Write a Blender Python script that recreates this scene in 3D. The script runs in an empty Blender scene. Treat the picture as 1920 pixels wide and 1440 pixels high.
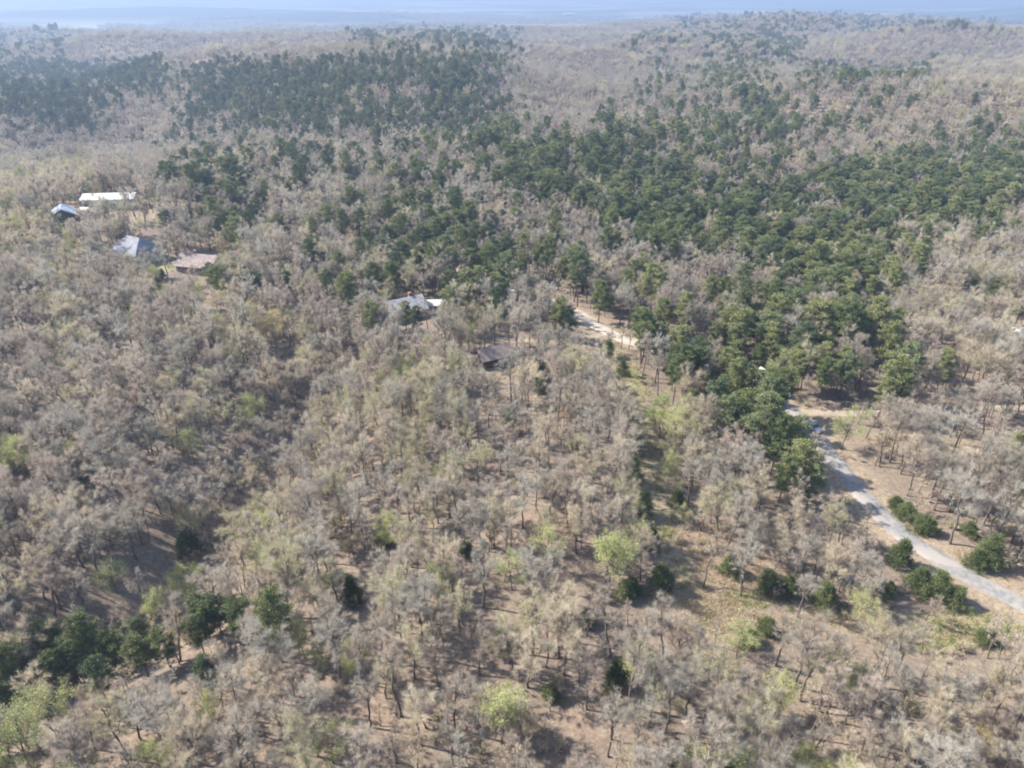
import bpy, math, random
import numpy as np
from mathutils import Vector, Matrix

# ------------------------------------------------------------------ camera, sky, sun, exposure
R = math.radians
scene = bpy.context.scene
CAM_H = 90.0
FPX = 1346.0                      # focal length in pixels of a 1920 wide picture
PITCH = math.atan(745.0 / FPX)    # horizon a little above the top edge
cam_d = bpy.data.cameras.new("camera")
cam_d.sensor_width = 36.0
cam_d.lens = 36.0 * FPX / 1920.0
cam_d.clip_start = 1.0
cam_d.clip_end = 80000.0
cam = bpy.data.objects.new("camera", cam_d)
scene.collection.objects.link(cam)
cam.location = (0, 0, CAM_H)
cam.rotation_euler = (math.pi / 2 - PITCH, 0, 0)
scene.camera = cam

SUN_EL = R(42)
SUN_AZ_VEC = Vector((-1.0, 0.22, 0)).normalized()      # horizontal direction towards the sun
world = bpy.data.worlds.new("World")
scene.world = world
world.use_nodes = True
wn = world.node_tree
sky = wn.nodes.new("ShaderNodeTexSky")
sky.sky_type = 'NISHITA'
sky.sun_disc = False
sky.sun_elevation = SUN_EL
sky.sun_rotation = math.atan2(SUN_AZ_VEC.x, SUN_AZ_VEC.y)
wn.links.new(sky.outputs[0], wn.nodes["Background"].inputs[0])
wn.nodes["Background"].inputs[1].default_value = 0.13
sun_d = bpy.data.lights.new("sun", 'SUN')
sun_d.energy = 4.4
sun_d.angle = R(0.5)
sun_d.color = (1.0, 0.94, 0.85)
sun = bpy.data.objects.new("sun", sun_d)
scene.collection.objects.link(sun)
to_sun = Vector((SUN_AZ_VEC.x * math.cos(SUN_EL), SUN_AZ_VEC.y * math.cos(SUN_EL), math.sin(SUN_EL)))
sun.rotation_euler = to_sun.to_track_quat('Z', 'Y').to_euler()
sun.location = (-300, 60, 300)
scene.view_settings.view_transform = 'Standard'
scene.view_settings.look = 'None'
scene.view_settings.exposure = 1.68
scene.view_settings.gamma = 1.0
scene.cycles.max_bounces = 5
scene.cycles.diffuse_bounces = 4
scene.cycles.glossy_bounces = 1
scene.cycles.transmission_bounces = 2
scene.cycles.volume_bounces = 0
scene.cycles.transparent_max_bounces = 4
scene.cycles.use_denoising = True
scene.cycles.filter_width = 1.9
HAZE_DENSITY = 2.7e-4
HAZE_COLOR = (0.29, 0.375, 0.53, 1)

# ------------------------------------------------------------------ helpers
COL = scene.collection
CP, SP = math.cos(PITCH), math.sin(PITCH)

def ray(px, py):
    u = (px - 960.0) / FPX
    v = (720.0 - py) / FPX
    return np.array((u, CP + v * SP, -SP + v * CP))

def flat(px, py):
    d = ray(px, py)
    t = CAM_H / max(-d[2], 1e-4)
    return d[0] * t, d[1] * t

def project(x, y, z):
    x, y, z = np.asarray(x, float), np.asarray(y, float), np.asarray(z, float) - CAM_H
    f = y * CP - z * SP
    f = np.where(f < 1.0, 1.0, f)
    up = y * SP + z * CP
    return 960 + FPX * x / f, 720 - FPX * up / f, f

def sstep(a, b, v):
    t = np.clip((v - a) / (b - a), 0, 1)
    return t * t * (3 - 2 * t)

def seg_dist(x, y, pts):
    best = np.full(np.shape(x), 1e9)
    for (ax, ay), (bx, by) in zip(pts[:-1], pts[1:]):
        dx, dy = bx - ax, by - ay
        t = np.clip(((x - ax) * dx + (y - ay) * dy) / (dx * dx + dy * dy), 0, 1)
        best = np.minimum(best, np.hypot(x - ax - t * dx, y - ay - t * dy))
    return best

GULLY = [flat(*p) for p in ((-260, 1330), (60, 1230), (250, 1130), (360, 1030), (440, 940), (540, 830), (600, 700))]
BUMPS = [  # pixel on flat ground, radius across, radius along, height
    ((640, 160), 220, 190, 26), ((130, 225), 140, 140, -46), ((60, 110), 280, 380, -24), ((200, 410), 70, 60, 7),
    ((1780, 195), 250, 200, 9), ((1540, 130), 130, 170, -40), ((1080, 130), 200, 190, -20), ((1500, 420), 90, 90, -8),
    ((760, 640), 60, 40, 3), ((1000, 900), 32, 40, 4), ((480, 92), 110, 80, 0), ((1350, 118), 130, 150, 6),
    ((1010, 205), 90, 110, -26), ((1850, 300), 120, 90, -8), ((300, 215), 60, 80, -12), ((1330, 245), 110, 60, -12), ((1620, 215), 150, 70, 9), ((1120, 290), 120, 60, 7), ((750, 270), 110, 70, -7)]
BUMPS = [(flat(*p), a, b, h) for p, a, b, h in BUMPS]
RIDGES = [  # crest line in photo pixels on flat ground, height, half width
    (((300, 128), (420, 116), (650, 114), (880, 145), (965, 195)), 15, 80), (((1230, 98), (1380, 100), (1500, 140)), 18, 80),
    (((1470, 160), (1700, 152), (2000, 172)), 9, 75), (((1120, 252), (1250, 246), (1380, 262)), 9, 46), (((-60, 262), (180, 244), (340, 205)), 15, 50),
    (((-200, 96), (250, 92), (560, 100)), -5, 160), (((1220, 50), (1480, 40), (1720, 56)), -13, 230), (((1560, 232), (1760, 236), (1960, 250)), 9, 55),
    (((700, 215), (860, 208), (1010, 232)), 8, 50), (((1000, 130), (1120, 118), (1240, 128)), 10, 90)]
RIDGES = [([flat(*p) for p in ps], h, w) for ps, h, w in RIDGES]

def hgt(x, y):
    x, y = np.asarray(x, float), np.asarray(y, float)
    h = np.zeros(np.broadcast(x, y).shape)
    d = seg_dist(x, y, GULLY)
    h -= 6.0 * np.exp(-(d / 12.0) ** 2) + 3.5 * np.exp(-(d / 38.0) ** 2)
    for (cx, cy), a, b, k in BUMPS:
        h += k * np.exp(-((x - cx) / a) ** 2 - ((y - cy) / b) ** 2)
    for ps, k, w in RIDGES:
        h += k * np.exp(-(seg_dist(x, y, ps) / w) ** 2)
    r = np.hypot(x, y)
    far = sstep(250, 1200, r)
    h += (0.5 + 3.5 * far) * (np.sin(x / 61.0 + 1.3) * np.cos(y / 83.0 + 0.4) + 0.6 * np.sin((x + y) / 37.0) * (0.3 + 0 * x)) 
    h += far * 4 * np.sin(x / 210.0 + y / 350.0) * np.cos(y / 240.0 - 0.6)
    az = np.arctan2(x, np.maximum(y, 1.0))
    edge = 620 + 500 * sstep(-0.25, 0.05, az) + 650 * sstep(0.05, 0.30, az) + 60 * np.sin(az * 23) + 40 * np.sin(az * 41 + 1)
    fall = sstep(0, 4600, r - edge)
    h = h * (1 - 0.6 * fall) - 125 * fall
    fold = sstep(430, 800, r)
    h += fold * (1 - 0.5 * sstep(1500, 2500, r)) * 8.0 * np.sin((0.8 * y + 0.55 * x) / 72.0 + 1.3 * np.sin(x / 170.0 + 0.8)) * (0.65 + 0.35 * np.sin(x / 230.0 - y / 310.0))
    roll = sstep(900, 1700, r) * (1 - sstep(4600, 6200, r))
    h += roll * (15 * np.sin(r / 170.0 + 2.6 * np.sin(az * 6.0 + 0.7)) * (0.6 + 0.4 * np.sin(az * 13.0 + r / 700.0)) + 8 * np.sin(x / 260.0 + r / 410.0))
    h += 2 * np.exp(-((r - 1900) / 260) ** 2 - ((az - 0.27) / 0.12) ** 2)
    h += 75 * np.exp(-((r - 7000) / 1000) ** 2 - ((az + 0.42) / 0.20) ** 2)
    h += 60 * np.exp(-((r - 5600) / 700) ** 2 - ((az + 0.20) / 0.13) ** 2)
    h += 70 * np.exp(-((r - 9000) / 1300) ** 2 - ((az - 0.60) / 0.06) ** 2)
    h += 90 * np.exp(-((r - 13500) / 1500) ** 2 - ((az + 0.02) / 0.12) ** 2)
    return h

def ground_at(px, py, lift=0.0):
    """Where the view line of a photo pixel meets the ground (raised by lift)."""
    d = ray(px, py)
    t = np.geomspace(40, 30000, 900)
    z = CAM_H + d[2] * t
    below = z < hgt(d[0] * t, d[1] * t) + lift
    k = int(np.argmax(below))
    a, b = t[max(k - 1, 0)], t[k]
    for _ in range(30):
        m = 0.5 * (a + b)
        if CAM_H + d[2] * m < float(hgt(d[0] * m, d[1] * m)) + lift:
            b = m
        else:
            a = m
    return float(d[0] * b), float(d[1] * b)

def new_mesh(name, verts, faces, mats=(), midx=None, smooth=False):
    me = bpy.data.meshes.new(name)
    verts = np.asarray(verts, np.float32)
    if isinstance(faces, np.ndarray):
        n, k = faces.shape
        me.vertices.add(len(verts)); me.vertices.foreach_set("co", verts.ravel())
        me.loops.add(n * k); me.loops.foreach_set("vertex_index", faces.ravel().astype(np.int32))
        me.polygons.add(n)
        me.polygons.foreach_set("loop_start", np.arange(0, n * k, k, dtype=np.int32))
    else:
        me.from_pydata(verts.tolist(), [], faces)
    if midx is not None:
        me.polygons.foreach_set("material_index", np.asarray(midx, np.int32))
    for m in mats:
        me.materials.append(m)
    if smooth:
        me.polygons.foreach_set("use_smooth", np.ones(len(me.polygons), bool))
    me.update(calc_edges=True)
    me.validate()
    return me

def link(name, me, parent=None, loc=None):
    o = bpy.data.objects.new(name, me)
    COL.objects.link(o)
    if parent is not None:
        o.parent = parent
    if loc is not None:
        o.location = loc
    return o

def tag(o, label=None, cat=None, group=None, kind=None):
    if label: o["label"] = label
    if cat: o["category"] = cat
    if group: o["group"] = group
    if kind: o["kind"] = kind
    return o

class MB:
    """collects quads and triangles for one part"""
    def __init__(self): self.v, self.f = [], []
    def quad(self, *p):
        n = len(self.v); self.v += [tuple(q) for q in p]; self.f.append(tuple(range(n, n + len(p))))
    def box(self, x0, x1, y0, y1, z0, z1):
        n = len(self.v)
        self.v += [(x, y, z) for z in (z0, z1) for y in (y0, y1) for x in (x0, x1)]
        self.f += [tuple(n + i for i in q) for q in ((0, 2, 3, 1), (4, 5, 7, 6), (0, 1, 5, 4), (2, 6, 7, 3), (0, 4, 6, 2), (1, 3, 7, 5))]
    def prism(self, poly, x0, x1):
        """poly in (y, z), extruded along x"""
        n, k = len(self.v), len(poly)
        self.v += [(x0, y, z) for y, z in poly] + [(x1, y, z) for y, z in poly]
        self.f.append(tuple(n + i for i in range(k))); self.f.append(tuple(n + k + i for i in reversed(range(k))))
        for i in range(k):
            j = (i + 1) % k
            self.f.append((n + i, n + k + i, n + k + j, n + j))
    def cyl(self, c, axis, r, w, seg=16):
        n = len(self.v); c = Vector(c)
        a, b = (Vector((0, 1, 0)), Vector((0, 0, 1))) if axis == 'x' else (Vector((1, 0, 0)), Vector((0, 0, 1)) if axis == 'y' else Vector((0, 1, 0)))
        ax = a.cross(b)
        for s in (-0.5, 0.5):
            for i in range(seg):
                t = 2 * math.pi * i / seg
                self.v.append(tuple(c + ax * w * s + a * r * math.cos(t) + b * r * math.sin(t)))
        self.f.append(tuple(n + i for i in range(seg))); self.f.append(tuple(n + seg + i for i in reversed(range(seg))))
        for i in range(seg):
            j = (i + 1) % seg
            self.f.append((n + i, n + seg + i, n + seg + j, n + j))
    def build(self, name, mat, parent=None, loc=None):
        return link(name, new_mesh(name, self.v, self.f, [mat]), parent, loc)

# ------------------------------------------------------------------ materials
def mat_base(name):
    m = bpy.data.materials.new(name); m.use_nodes = True
    nt = m.node_tree
    return m, nt, nt.nodes["Principled BSDF"]

def varied(name, c1, c2, scale=3.0, rough=0.8, detail=3.0, spec=0.2, bump=0.0):
    m, nt, b = mat_base(name)
    tc = nt.nodes.new("ShaderNodeTexCoord")
    nz = nt.nodes.new("ShaderNodeTexNoise"); nz.inputs["Scale"].default_value = scale; nz.inputs["Detail"].default_value = detail
    rp = nt.nodes.new("ShaderNodeValToRGB")
    rp.color_ramp.elements[0].position = 0.3; rp.color_ramp.elements[1].position = 0.7
    rp.color_ramp.elements[0].color = (*c1, 1); rp.color_ramp.elements[1].color = (*c2, 1)
    nt.links.new(tc.outputs["Object"], nz.inputs["Vector"]); nt.links.new(nz.outputs["Fac"], rp.inputs[0])
    nt.links.new(rp.outputs[0], b.inputs["Base Color"])
    b.inputs["Roughness"].default_value = rough
    b.inputs["Specular IOR Level"].default_value = spec
    if bump:
        bp = nt.nodes.new("ShaderNodeBump"); bp.inputs["Strength"].default_value = bump
        nt.links.new(nz.outputs["Fac"], bp.inputs["Height"]); nt.links.new(bp.outputs[0], b.inputs["Normal"])
    return m

def foliage(name, c1, c2, c3, transl=0.0, scale=0.6):
    """base colour differs from tree to tree (object random) and from clump to clump (noise)"""
    m, nt, b = mat_base(name)
    oi = nt.nodes.new("ShaderNodeObjectInfo")
    tc = nt.nodes.new("ShaderNodeTexCoord")
    nz = nt.nodes.new("ShaderNodeTexNoise"); nz.inputs["Scale"].default_value = scale; nz.inputs["Detail"].default_value = 2
    ad = nt.nodes.new("ShaderNodeMath"); ad.operation = 'MULTIPLY_ADD'; ad.inputs[1].default_value = 0.9; ad.inputs[2].default_value = -0.45
    sm = nt.nodes.new("ShaderNodeMath"); sm.operation = 'ADD'; sm.use_clamp = True
    nt.links.new(tc.outputs["Object"], nz.inputs["Vector"])
    nt.links.new(nz.outputs["Fac"], ad.inputs[0]); nt.links.new(ad.outputs[0], sm.inputs[0]); nt.links.new(oi.outputs["Random"], sm.inputs[1])
    rp = nt.nodes.new("ShaderNodeValToRGB")
    rp.color_ramp.elements[0].color = (*c1, 1); rp.color_ramp.elements[1].color = (*c3, 1)
    e = rp.color_ramp.elements.new(0.5); e.color = (*c2, 1)
    nt.links.new(sm.outputs[0], rp.inputs[0])
    nt.links.new(rp.outputs[0], b.inputs["Base Color"])
    b.inputs["Roughness"].default_value = 0.75
    b.inputs["Specular IOR Level"].default_value = 0.15
    if transl:
        tr = nt.nodes.new("ShaderNodeBsdfTranslucent"); nt.links.new(rp.outputs[0], tr.inputs[0])
        mx = nt.nodes.new("ShaderNodeMixShader"); mx.inputs[0].default_value = transl
        nt.links.new(b.outputs[0], mx.inputs[1]); nt.links.new(tr.outputs[0], mx.inputs[2])
        nt.links.new(mx.outputs[0], nt.nodes["Material Output"].inputs[0])
    return m

M = {}
M['bark'] = varied("bark", (0.075, 0.062, 0.053), (0.155, 0.130, 0.110), 2.5)
M['pine_bark'] = varied("pine_bark", (0.07, 0.05, 0.04), (0.13, 0.095, 0.075), 2.5)
M['twig_ash'] = foliage("ash_grey_twigs", (0.30, 0.272, 0.222), (0.37, 0.338, 0.278), (0.44, 0.405, 0.338), 0.35)
M['twig_brown'] = foliage("brown_grey_twigs", (0.31, 0.265, 0.21), (0.38, 0.325, 0.26), (0.45, 0.39, 0.315), 0.35)
M['twig_pink'] = foliage("pinkish_twigs", (0.34, 0.275, 0.22), (0.41, 0.335, 0.27), (0.47, 0.395, 0.32), 0.35)
M['twig_tan'] = foliage("tan_budding_twigs", (0.41, 0.345, 0.24), (0.47, 0.40, 0.285), (0.53, 0.46, 0.335), 0.35)
M['twig_olive'] = foliage("olive_budding_twigs", (0.36, 0.33, 0.205), (0.41, 0.375, 0.235), (0.47, 0.425, 0.28), 0.35)
M['leaf_lime'] = foliage("yellow_green_leaves", (0.28, 0.30, 0.12), (0.35, 0.36, 0.15), (0.43, 0.42, 0.20), 0.25)
M['leaf_soft'] = foliage("soft_green_leaves", (0.27, 0.28, 0.125), (0.35, 0.35, 0.165), (0.43, 0.41, 0.20), 0.2)
M['leaf_rust'] = foliage("amber_leaves", (0.42, 0.32, 0.16), (0.45, 0.35, 0.19), (0.48, 0.39, 0.23), 0.2)
M['needle'] = foliage("pine_needles", (0.085, 0.108, 0.045), (0.135, 0.152, 0.058), (0.215, 0.220, 0.092), 0.1)
M['needle_blue'] = foliage("blue_green_needles", (0.070, 0.095, 0.046), (0.105, 0.132, 0.060), (0.165, 0.185, 0.088), 0.1)
M['cedar'] = foliage("cedar_sprays", (0.070, 0.085, 0.032), (0.090, 0.110, 0.042), (0.125, 0.14, 0.058), 0.05)

# ------------------------------------------------------------------ ground (one sheet to the horizon)
ROAD = [(2300, 1330), (2080, 1215), (1920, 1135), (1800, 1070), (1700, 1008), (1632, 945), (1590, 895), (1556, 850), (1522, 805),
        (1480, 765), (1430, 730), (1370, 700), (1300, 672), (1230, 652), (1165, 634), (1120, 612), (1085, 590), (1030, 566), (960, 540), (880, 515), (790, 494), (700, 480), (600, 468), (520, 462)]
TRACK = [(1150, 655), (1172, 690), (1192, 740), (1205, 800), (1218, 860), (1235, 930), (1252, 1010), (1275, 1090), (1330, 1170)]
DRIVES = [[(1400, 745), (1480, 768), (1560, 775), (1640, 775), (1700, 768), (1790, 768), (1900, 764), (2000, 760)],
          [(1700, 830), (1780, 838), (1860, 852), (1940, 885), (2040, 900)],
          [(1130, 628), (1050, 640), (980, 638), (930, 635)],
          [(340, 408), (400, 425), (470, 445), (520, 462)]]
ROAD_G = [ground_at(*p) for p in ROAD]
TRACK_G = [ground_at(*p) for p in TRACK]
DRIVES_G = [[ground_at(*p) for p in d] for d in DRIVES]

GRASS = [  # pixel, width, depth in pixels, (dry grass, green grass, bare soil)
    (1330, 1030, 60, 40, (0.6, 0.0, 0.7)), (1390, 1090, 110, 45, (0.9, 0.0, 0.4)), (1330, 1150, 90, 50, (0.9, 0.0, 0.3)), (1395, 1130, 45, 14, (0.4, 0.9, 0)),
    (1520, 1165, 80, 26, (0.8, 0.1, 0.5)), (1800, 1180, 120, 34, (1, 0.55, 0)), (1760, 1200, 60, 20, (0.6, 0.9, 0)), (1830, 1045, 90, 14, (1, 0.0, 0.3)),
    (235, 388, 130, 22, (1, 0.0, 0.35)), (300, 500, 40, 9, (0.5, 1.0, 0)), (255, 510, 30, 8, (0.4, 0.9, 0)), (960, 690, 60, 22, (0.7, 0, 0.7)), (830, 585, 70, 12, (0.8, 0, 0.4)),
    (1180, 705, 20, 40, (0.8, 0.7, 0)), (1000, 985, 120, 40, (0.1, 0, 1.0)), (760, 1330, 120, 50, (0.1, 0, 1.0)), (200, 1390, 90, 30, (0.2, 0, 0.8)),
    (1740, 830, 120, 22, (0.9, 0, 0.1)), (1850, 870, 80, 18, (0.8, 0, 0.5)), (480, 98, 60, 13, (0.25, 0, 0.3)), (340, 118, 60, 9, (0.2, 0, 0.6)), (1280, 238, 60, 10, (0.5, 0, 0.5)),
    (1560, 195, 90, 14, (0.5, 0, 0.6)), (1100, 1360, 90, 30, (0.3, 0, 0.7)), (1480, 1375, 120, 40, (0.3, 0, 0.7)), (1600, 935, 30, 14, (0.6, 0, 0.9))]

def build_ground():
    rr = np.concatenate([np.linspace(2, 40, 8), np.geomspace(46, 420, 190), np.geomspace(425, 3400, 170), np.geomspace(3500, 26000, 70)])
    front = np.linspace(-R(52), R(52), 440)
    back = np.linspace(R(52), 2 * math.pi - R(52), 42)[1:-1]
    an = np.concatenate([front, back])
    A, RR = np.meshgrid(an, rr)
    X, Y = RR * np.sin(A), RR * np.cos(A)
    Z = hgt(X, Y)
    n, m = X.shape
    idx = np.arange(n * m).reshape(n, m)
    q = np.stack([idx[:-1], np.roll(idx, -1, 1)[:-1], np.roll(idx, -1, 1)[1:], idx[1:]], -1).reshape(-1, 4)
    me = new_mesh("ground", np.stack([X, Y, Z], -1).reshape(-1, 3), q, smooth=True)
    px, py, f = project(X, Y, Z)
    acc = np.zeros((n * m, 4)); acc[:, 3] = 1
    for gx, gy, w, d, c in GRASS:
        cx, cy = ground_at(gx, gy)
        ex, ey = ground_at(gx + w, gy)
        _, fy = ground_at(gx, gy - d)
        sx, sy = abs(ex - cx), abs(fy - cy)
        k = np.exp(-(((X - cx) / sx) ** 2 + ((Y - cy) / sy) ** 2) ** 1.5).ravel()
        for i in range(3):
            acc[:, i] = np.maximum(acc[:, i], k * c[i])
    d = seg_dist(X, Y, TRACK_G).ravel()
    k = np.exp(-(d / 2.6) ** 4)
    acc[:, 0] = np.maximum(acc[:, 0], 0.9 * k); acc[:, 1] = np.maximum(acc[:, 1], 0.28 * k)
    d = seg_dist(X, Y, ROAD_G).ravel()
    k = np.exp(-(d / 6.0) ** 4)
    acc[:, 0] = np.maximum(acc[:, 0], 0.95 * k); acc[:, 2] = np.maximum(acc[:, 2], 0.35 * k)
    at = me.attributes.new("cover", 'FLOAT_COLOR', 'POINT')
    at.data.foreach_set("color", acc.astype(np.float32).ravel())
    m_, nt, b = mat_base("forest_floor")
    N, L = nt.nodes.new, nt.links.new
    geo = N("ShaderNodeNewGeometry")
    def noise(scale, detail=4.0, rough=0.6):
        z = N("ShaderNodeTexNoise"); z.inputs["Scale"].default_value = scale; z.inputs["Detail"].default_value = detail; z.inputs["Roughness"].default_value = rough
        L(geo.outputs["Position"], z.inputs["Vector"]); return z.outputs["Fac"]
    def ramp(fac, *stops):
        r = N("ShaderNodeValToRGB"); cr = r.color_ramp
        while len(cr.elements) < len(stops): cr.elements.new(0.5)
        for e, (p, c) in zip(cr.elements, stops): e.position = p; e.color = (*c, 1)
        L(fac, r.inputs[0]); return r.outputs[0]
    def mix(fac, a, c):
        x = N("ShaderNodeMix"); x.data_type = 'RGBA'
        L(fac, x.inputs[0]); L(a, x.inputs[6]); L(c, x.inputs[7]); return x.outputs[2]
    def math_(op, a, v, clamp=True):
        x = N("ShaderNodeMath"); x.operation = op; x.use_clamp = clamp
        L(a, x.inputs[0])
        if isinstance(v, (int, float)): x.inputs[1].default_value = v
        else: L(v, x.inputs[1])
        return x.outputs[0]
    fine = noise(1.4, 8, 0.72); mid = noise(0.12, 4); big = noise(0.02, 3)
    litter = ramp(fine, (0.25, (0.070, 0.053, 0.041)), (0.5, (0.145, 0.112, 0.088)), (0.75, (0.24, 0.188, 0.148)))
    litter2 = ramp(fine, (0.25, (0.085, 0.066, 0.050)), (0.75, (0.235, 0.188, 0.142)))
    col = mix(ramp(mid, (0.4, (0, 0, 0)), (0.62, (1, 1, 1))), litter, litter2)
    soil = ramp(fine, (0.25, (0.13, 0.085, 0.064)), (0.75, (0.29, 0.20, 0.152)))
    dry = ramp(fine, (0.25, (0.18, 0.140, 0.092)), (0.75, (0.37, 0.30, 0.20)))
    green = ramp(fine, (0.25, (0.13, 0.17, 0.06)), (0.75, (0.26, 0.28, 0.10)))
    at_n = N("ShaderNodeAttribute"); at_n.attribute_name = "cover"
    sp = N("ShaderNodeSeparateColor"); L(at_n.outputs["Color"], sp.inputs[0])
    edge = math_('MULTIPLY_ADD', noise(0.35, 4), 1.6); nt.nodes[-1].inputs[2].default_value = -0.3
    def msk(o):
        return math_('MULTIPLY', o, edge)
    col = mix(msk(sp.outputs[2]), col, soil); col = mix(msk(sp.outputs[0]), col, dry); col = mix(msk(sp.outputs[1]), col, green)
    # the plain beyond the hills: pale fields and dark woods
    sc = N("ShaderNodeMapping"); sc.inputs["Scale"].default_value = (0.0007, 0.0011, 0)
    L(geo.outputs["Position"], sc.inputs[0])
    vo = N("ShaderNodeTexVoronoi"); vo.distance = 'CHEBYCHEV'; vo.inputs["Scale"].default_value = 2.3
    L(sc.outputs[0], vo.inputs["Vector"])
    sv = N("ShaderNodeSeparateColor"); L(vo.outputs["Color"], sv.inputs[0])
    fields = ramp(sv.outputs[0], (0.0, (0.14, 0.15, 0.09)), (0.4, (0.27, 0.26, 0.19)), (0.7, (0.18, 0.17, 0.12)), (1.0, (0.36, 0.34, 0.26)))
    nw = N("ShaderNodeTexNoise"); nw.inputs["Scale"].default_value = 0.9; nw.inputs["Detail"].default_value = 5; L(sc.outputs[0], nw.inputs["Vector"])
    woods = ramp(noise(0.02, 5), (0.3, (0.012, 0.018, 0.012)), (0.7, (0.04, 0.05, 0.03)))
    plain = mix(ramp(nw.outputs["Fac"], (0.46, (0, 0, 0)), (0.53, (1, 1, 1))), fields, woods)
    zz = N("ShaderNodeSeparateXYZ"); L(geo.outputs["Position"], zz.inputs[0])
    hillw = math_('MULTIPLY_ADD', zz.outputs[2], 1 / 25.0); nt.nodes[-1].inputs[2].default_value = 112 / 25.0
    plain = mix(hillw, plain, woods)
    vl = N("ShaderNodeVectorMath"); vl.operation = 'LENGTH'; L(geo.outputs["Position"], vl.inputs[0])
    low = math_('MULTIPLY_ADD', vl.outputs["Value"], 1 / 1500.0); nt.nodes[-1].inputs[2].default_value = -3300 / 1500.0
    col = mix(low, col, plain)
    L(col, b.inputs["Base Color"]); b.inputs["Roughness"].default_value = 0.95; b.inputs["Specular IOR Level"].default_value = 0.1
    bp = N("ShaderNodeBump"); bp.inputs["Strength"].default_value = 0.5; bp.inputs["Distance"].default_value = 0.3
    L(fine, bp.inputs["Height"]); L(bp.outputs[0], b.inputs["Normal"])
    me.materials.append(m_)
    return tag(link("ground", me), kind="structure")
build_ground()

def strip(name, pts, width, mat, lift, crown=0.0):
    """a lane draped over the ground"""
    P = [Vector((x, y)) for x, y in pts]
    fine = []
    for i in range(len(P) - 1):
        p0, p1, p2, p3 = P[max(i - 1, 0)], P[i], P[i + 1], P[min(i + 2, len(P) - 1)]
        n = max(2, int((p2 - p1).length / 1.5))
        for k in range(n):
            t = k / n
            fine.append(0.5 * ((2 * p1) + (p2 - p0) * t + (2 * p0 - 5 * p1 + 4 * p2 - p3) * t * t + (3 * p1 - p0 - 3 * p2 + p3) * t ** 3))
    fine.append(P[-1])
    rng = random.Random(name)
    cols = 7
    v, f = [], []
    wob = [0.0, 0.0]
    for i, p in enumerate(fine):
        d = (fine[min(i + 1, len(fine) - 1)] - fine[max(i - 1, 0)]).normalized()
        nrm = Vector((d.y, -d.x))
        wob = [0.85 * w + rng.uniform(-0.2, 0.2) * width / 5.4 for w in wob]
        for c in range(cols):
            s = -1 + 2 * c / (cols - 1)
            off = s * width / 2 + (wob[0] if s < 0 else wob[1]) * abs(s)
            q = p + nrm * off
            v.append((q.x, q.y, float(hgt(q.x, q.y)) + lift + crown * (1 - s * s) - (0.25 if abs(s) == 1 else 0)))
        if i:
            a = (i - 1) * cols
            for c in range(cols - 1):
                f.append((a + c, a + c + 1, a + cols + c + 1, a + cols + c))
    return tag(link(name, new_mesh(name, v, f, [mat], smooth=True)), kind="structure")

def worn(name, c1, c2, dust):
    m, nt, b = mat_base(name)
    N, L = nt.nodes.new, nt.links.new
    geo = N("ShaderNodeNewGeometry")
    def ramp(scale, p0, p1, a, c, detail=6):
        z = N("ShaderNodeTexNoise"); z.inputs["Scale"].default_value = scale; z.inputs["Detail"].default_value = detail
        L(geo.outputs["Position"], z.inputs["Vector"])
        r = N("ShaderNodeValToRGB"); r.color_ramp.elements[0].position = p0; r.color_ramp.elements[1].position = p1
        r.color_ramp.elements[0].color = (*a, 1); r.color_ramp.elements[1].color = (*c, 1)
        L(z.outputs["Fac"], r.inputs[0]); return r.outputs[0]
    x = N("ShaderNodeMix"); x.data_type = 'RGBA'
    L(ramp(0.22, 0.50, 0.60, (0, 0, 0), (1, 1, 1)), x.inputs[0]); L(ramp(1.1, 0.3, 0.7, c1, c2), x.inputs[6]); x.inputs[7].default_value = (*dust, 1)
    L(x.outputs[2], b.inputs["Base Color"]); b.inputs["Roughness"].default_value = 0.95; b.inputs["Specular IOR Level"].default_value = 0.15
    return m
M['asphalt'] = worn("weathered_asphalt", (0.13, 0.126, 0.12), (0.21, 0.203, 0.193), (0.24, 0.22, 0.195))
M['gravel'] = varied("pale_gravel", (0.25, 0.215, 0.175), (0.37, 0.325, 0.27), 0.5, 0.95, 6)
M['dirt'] = varied("dirt_lane", (0.19, 0.155, 0.115), (0.29, 0.24, 0.18), 0.5, 0.95, 6)
strip("road", ROAD_G[:13], 4.8, M['asphalt'], 0.16, 0.05)
strip("gravel_road", ROAD_G[12:], 5.6, M['gravel'], 0.18, 0.05)
for d in DRIVES_G:
    strip("dirt_lane", d, 3.2, M['dirt'], 0.12, 0.03)

# ------------------------------------------------------------------ houses, sheds and cars
def plain(name, c, rough=0.8, spec=0.3):
    return varied(name, tuple(v * 0.66 for v in c), tuple(min(v * 1.15, .95) for v in c), 0.9, rough, 4, spec)
M['white_metal'] = plain("white_metal", (0.44, 0.44, 0.42), 0.6)
M['white_paint'] = plain("white_paint", (0.56, 0.55, 0.52))
M['blue_metal'] = plain("blue_grey_metal", (0.32, 0.36, 0.42), 0.5)
M['grey_shingle'] = plain("grey_shingles", (0.19, 0.19, 0.21), 0.9)
M['pale_shingle'] = plain("pale_grey_shingles", (0.27, 0.27, 0.27), 0.9)
M['brown_shingle'] = plain("brown_shingles", (0.215, 0.17, 0.15), 0.9)
M['dark_wood'] = plain("dark_boards", (0.06, 0.045, 0.038), 0.9)
M['tan_wall'] = plain("tan_siding", (0.42, 0.35, 0.27))
M['grey_wall'] = plain("grey_siding", (0.34, 0.34, 0.34))
M['brick'] = plain("red_brown_brick", (0.26, 0.15, 0.11), 0.9)
M['glass'] = plain("dark_glass", (0.03, 0.035, 0.04), 0.15, 0.6)
M['tin'] = plain("tan_tin", (0.5, 0.43, 0.34), 0.6)
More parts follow.
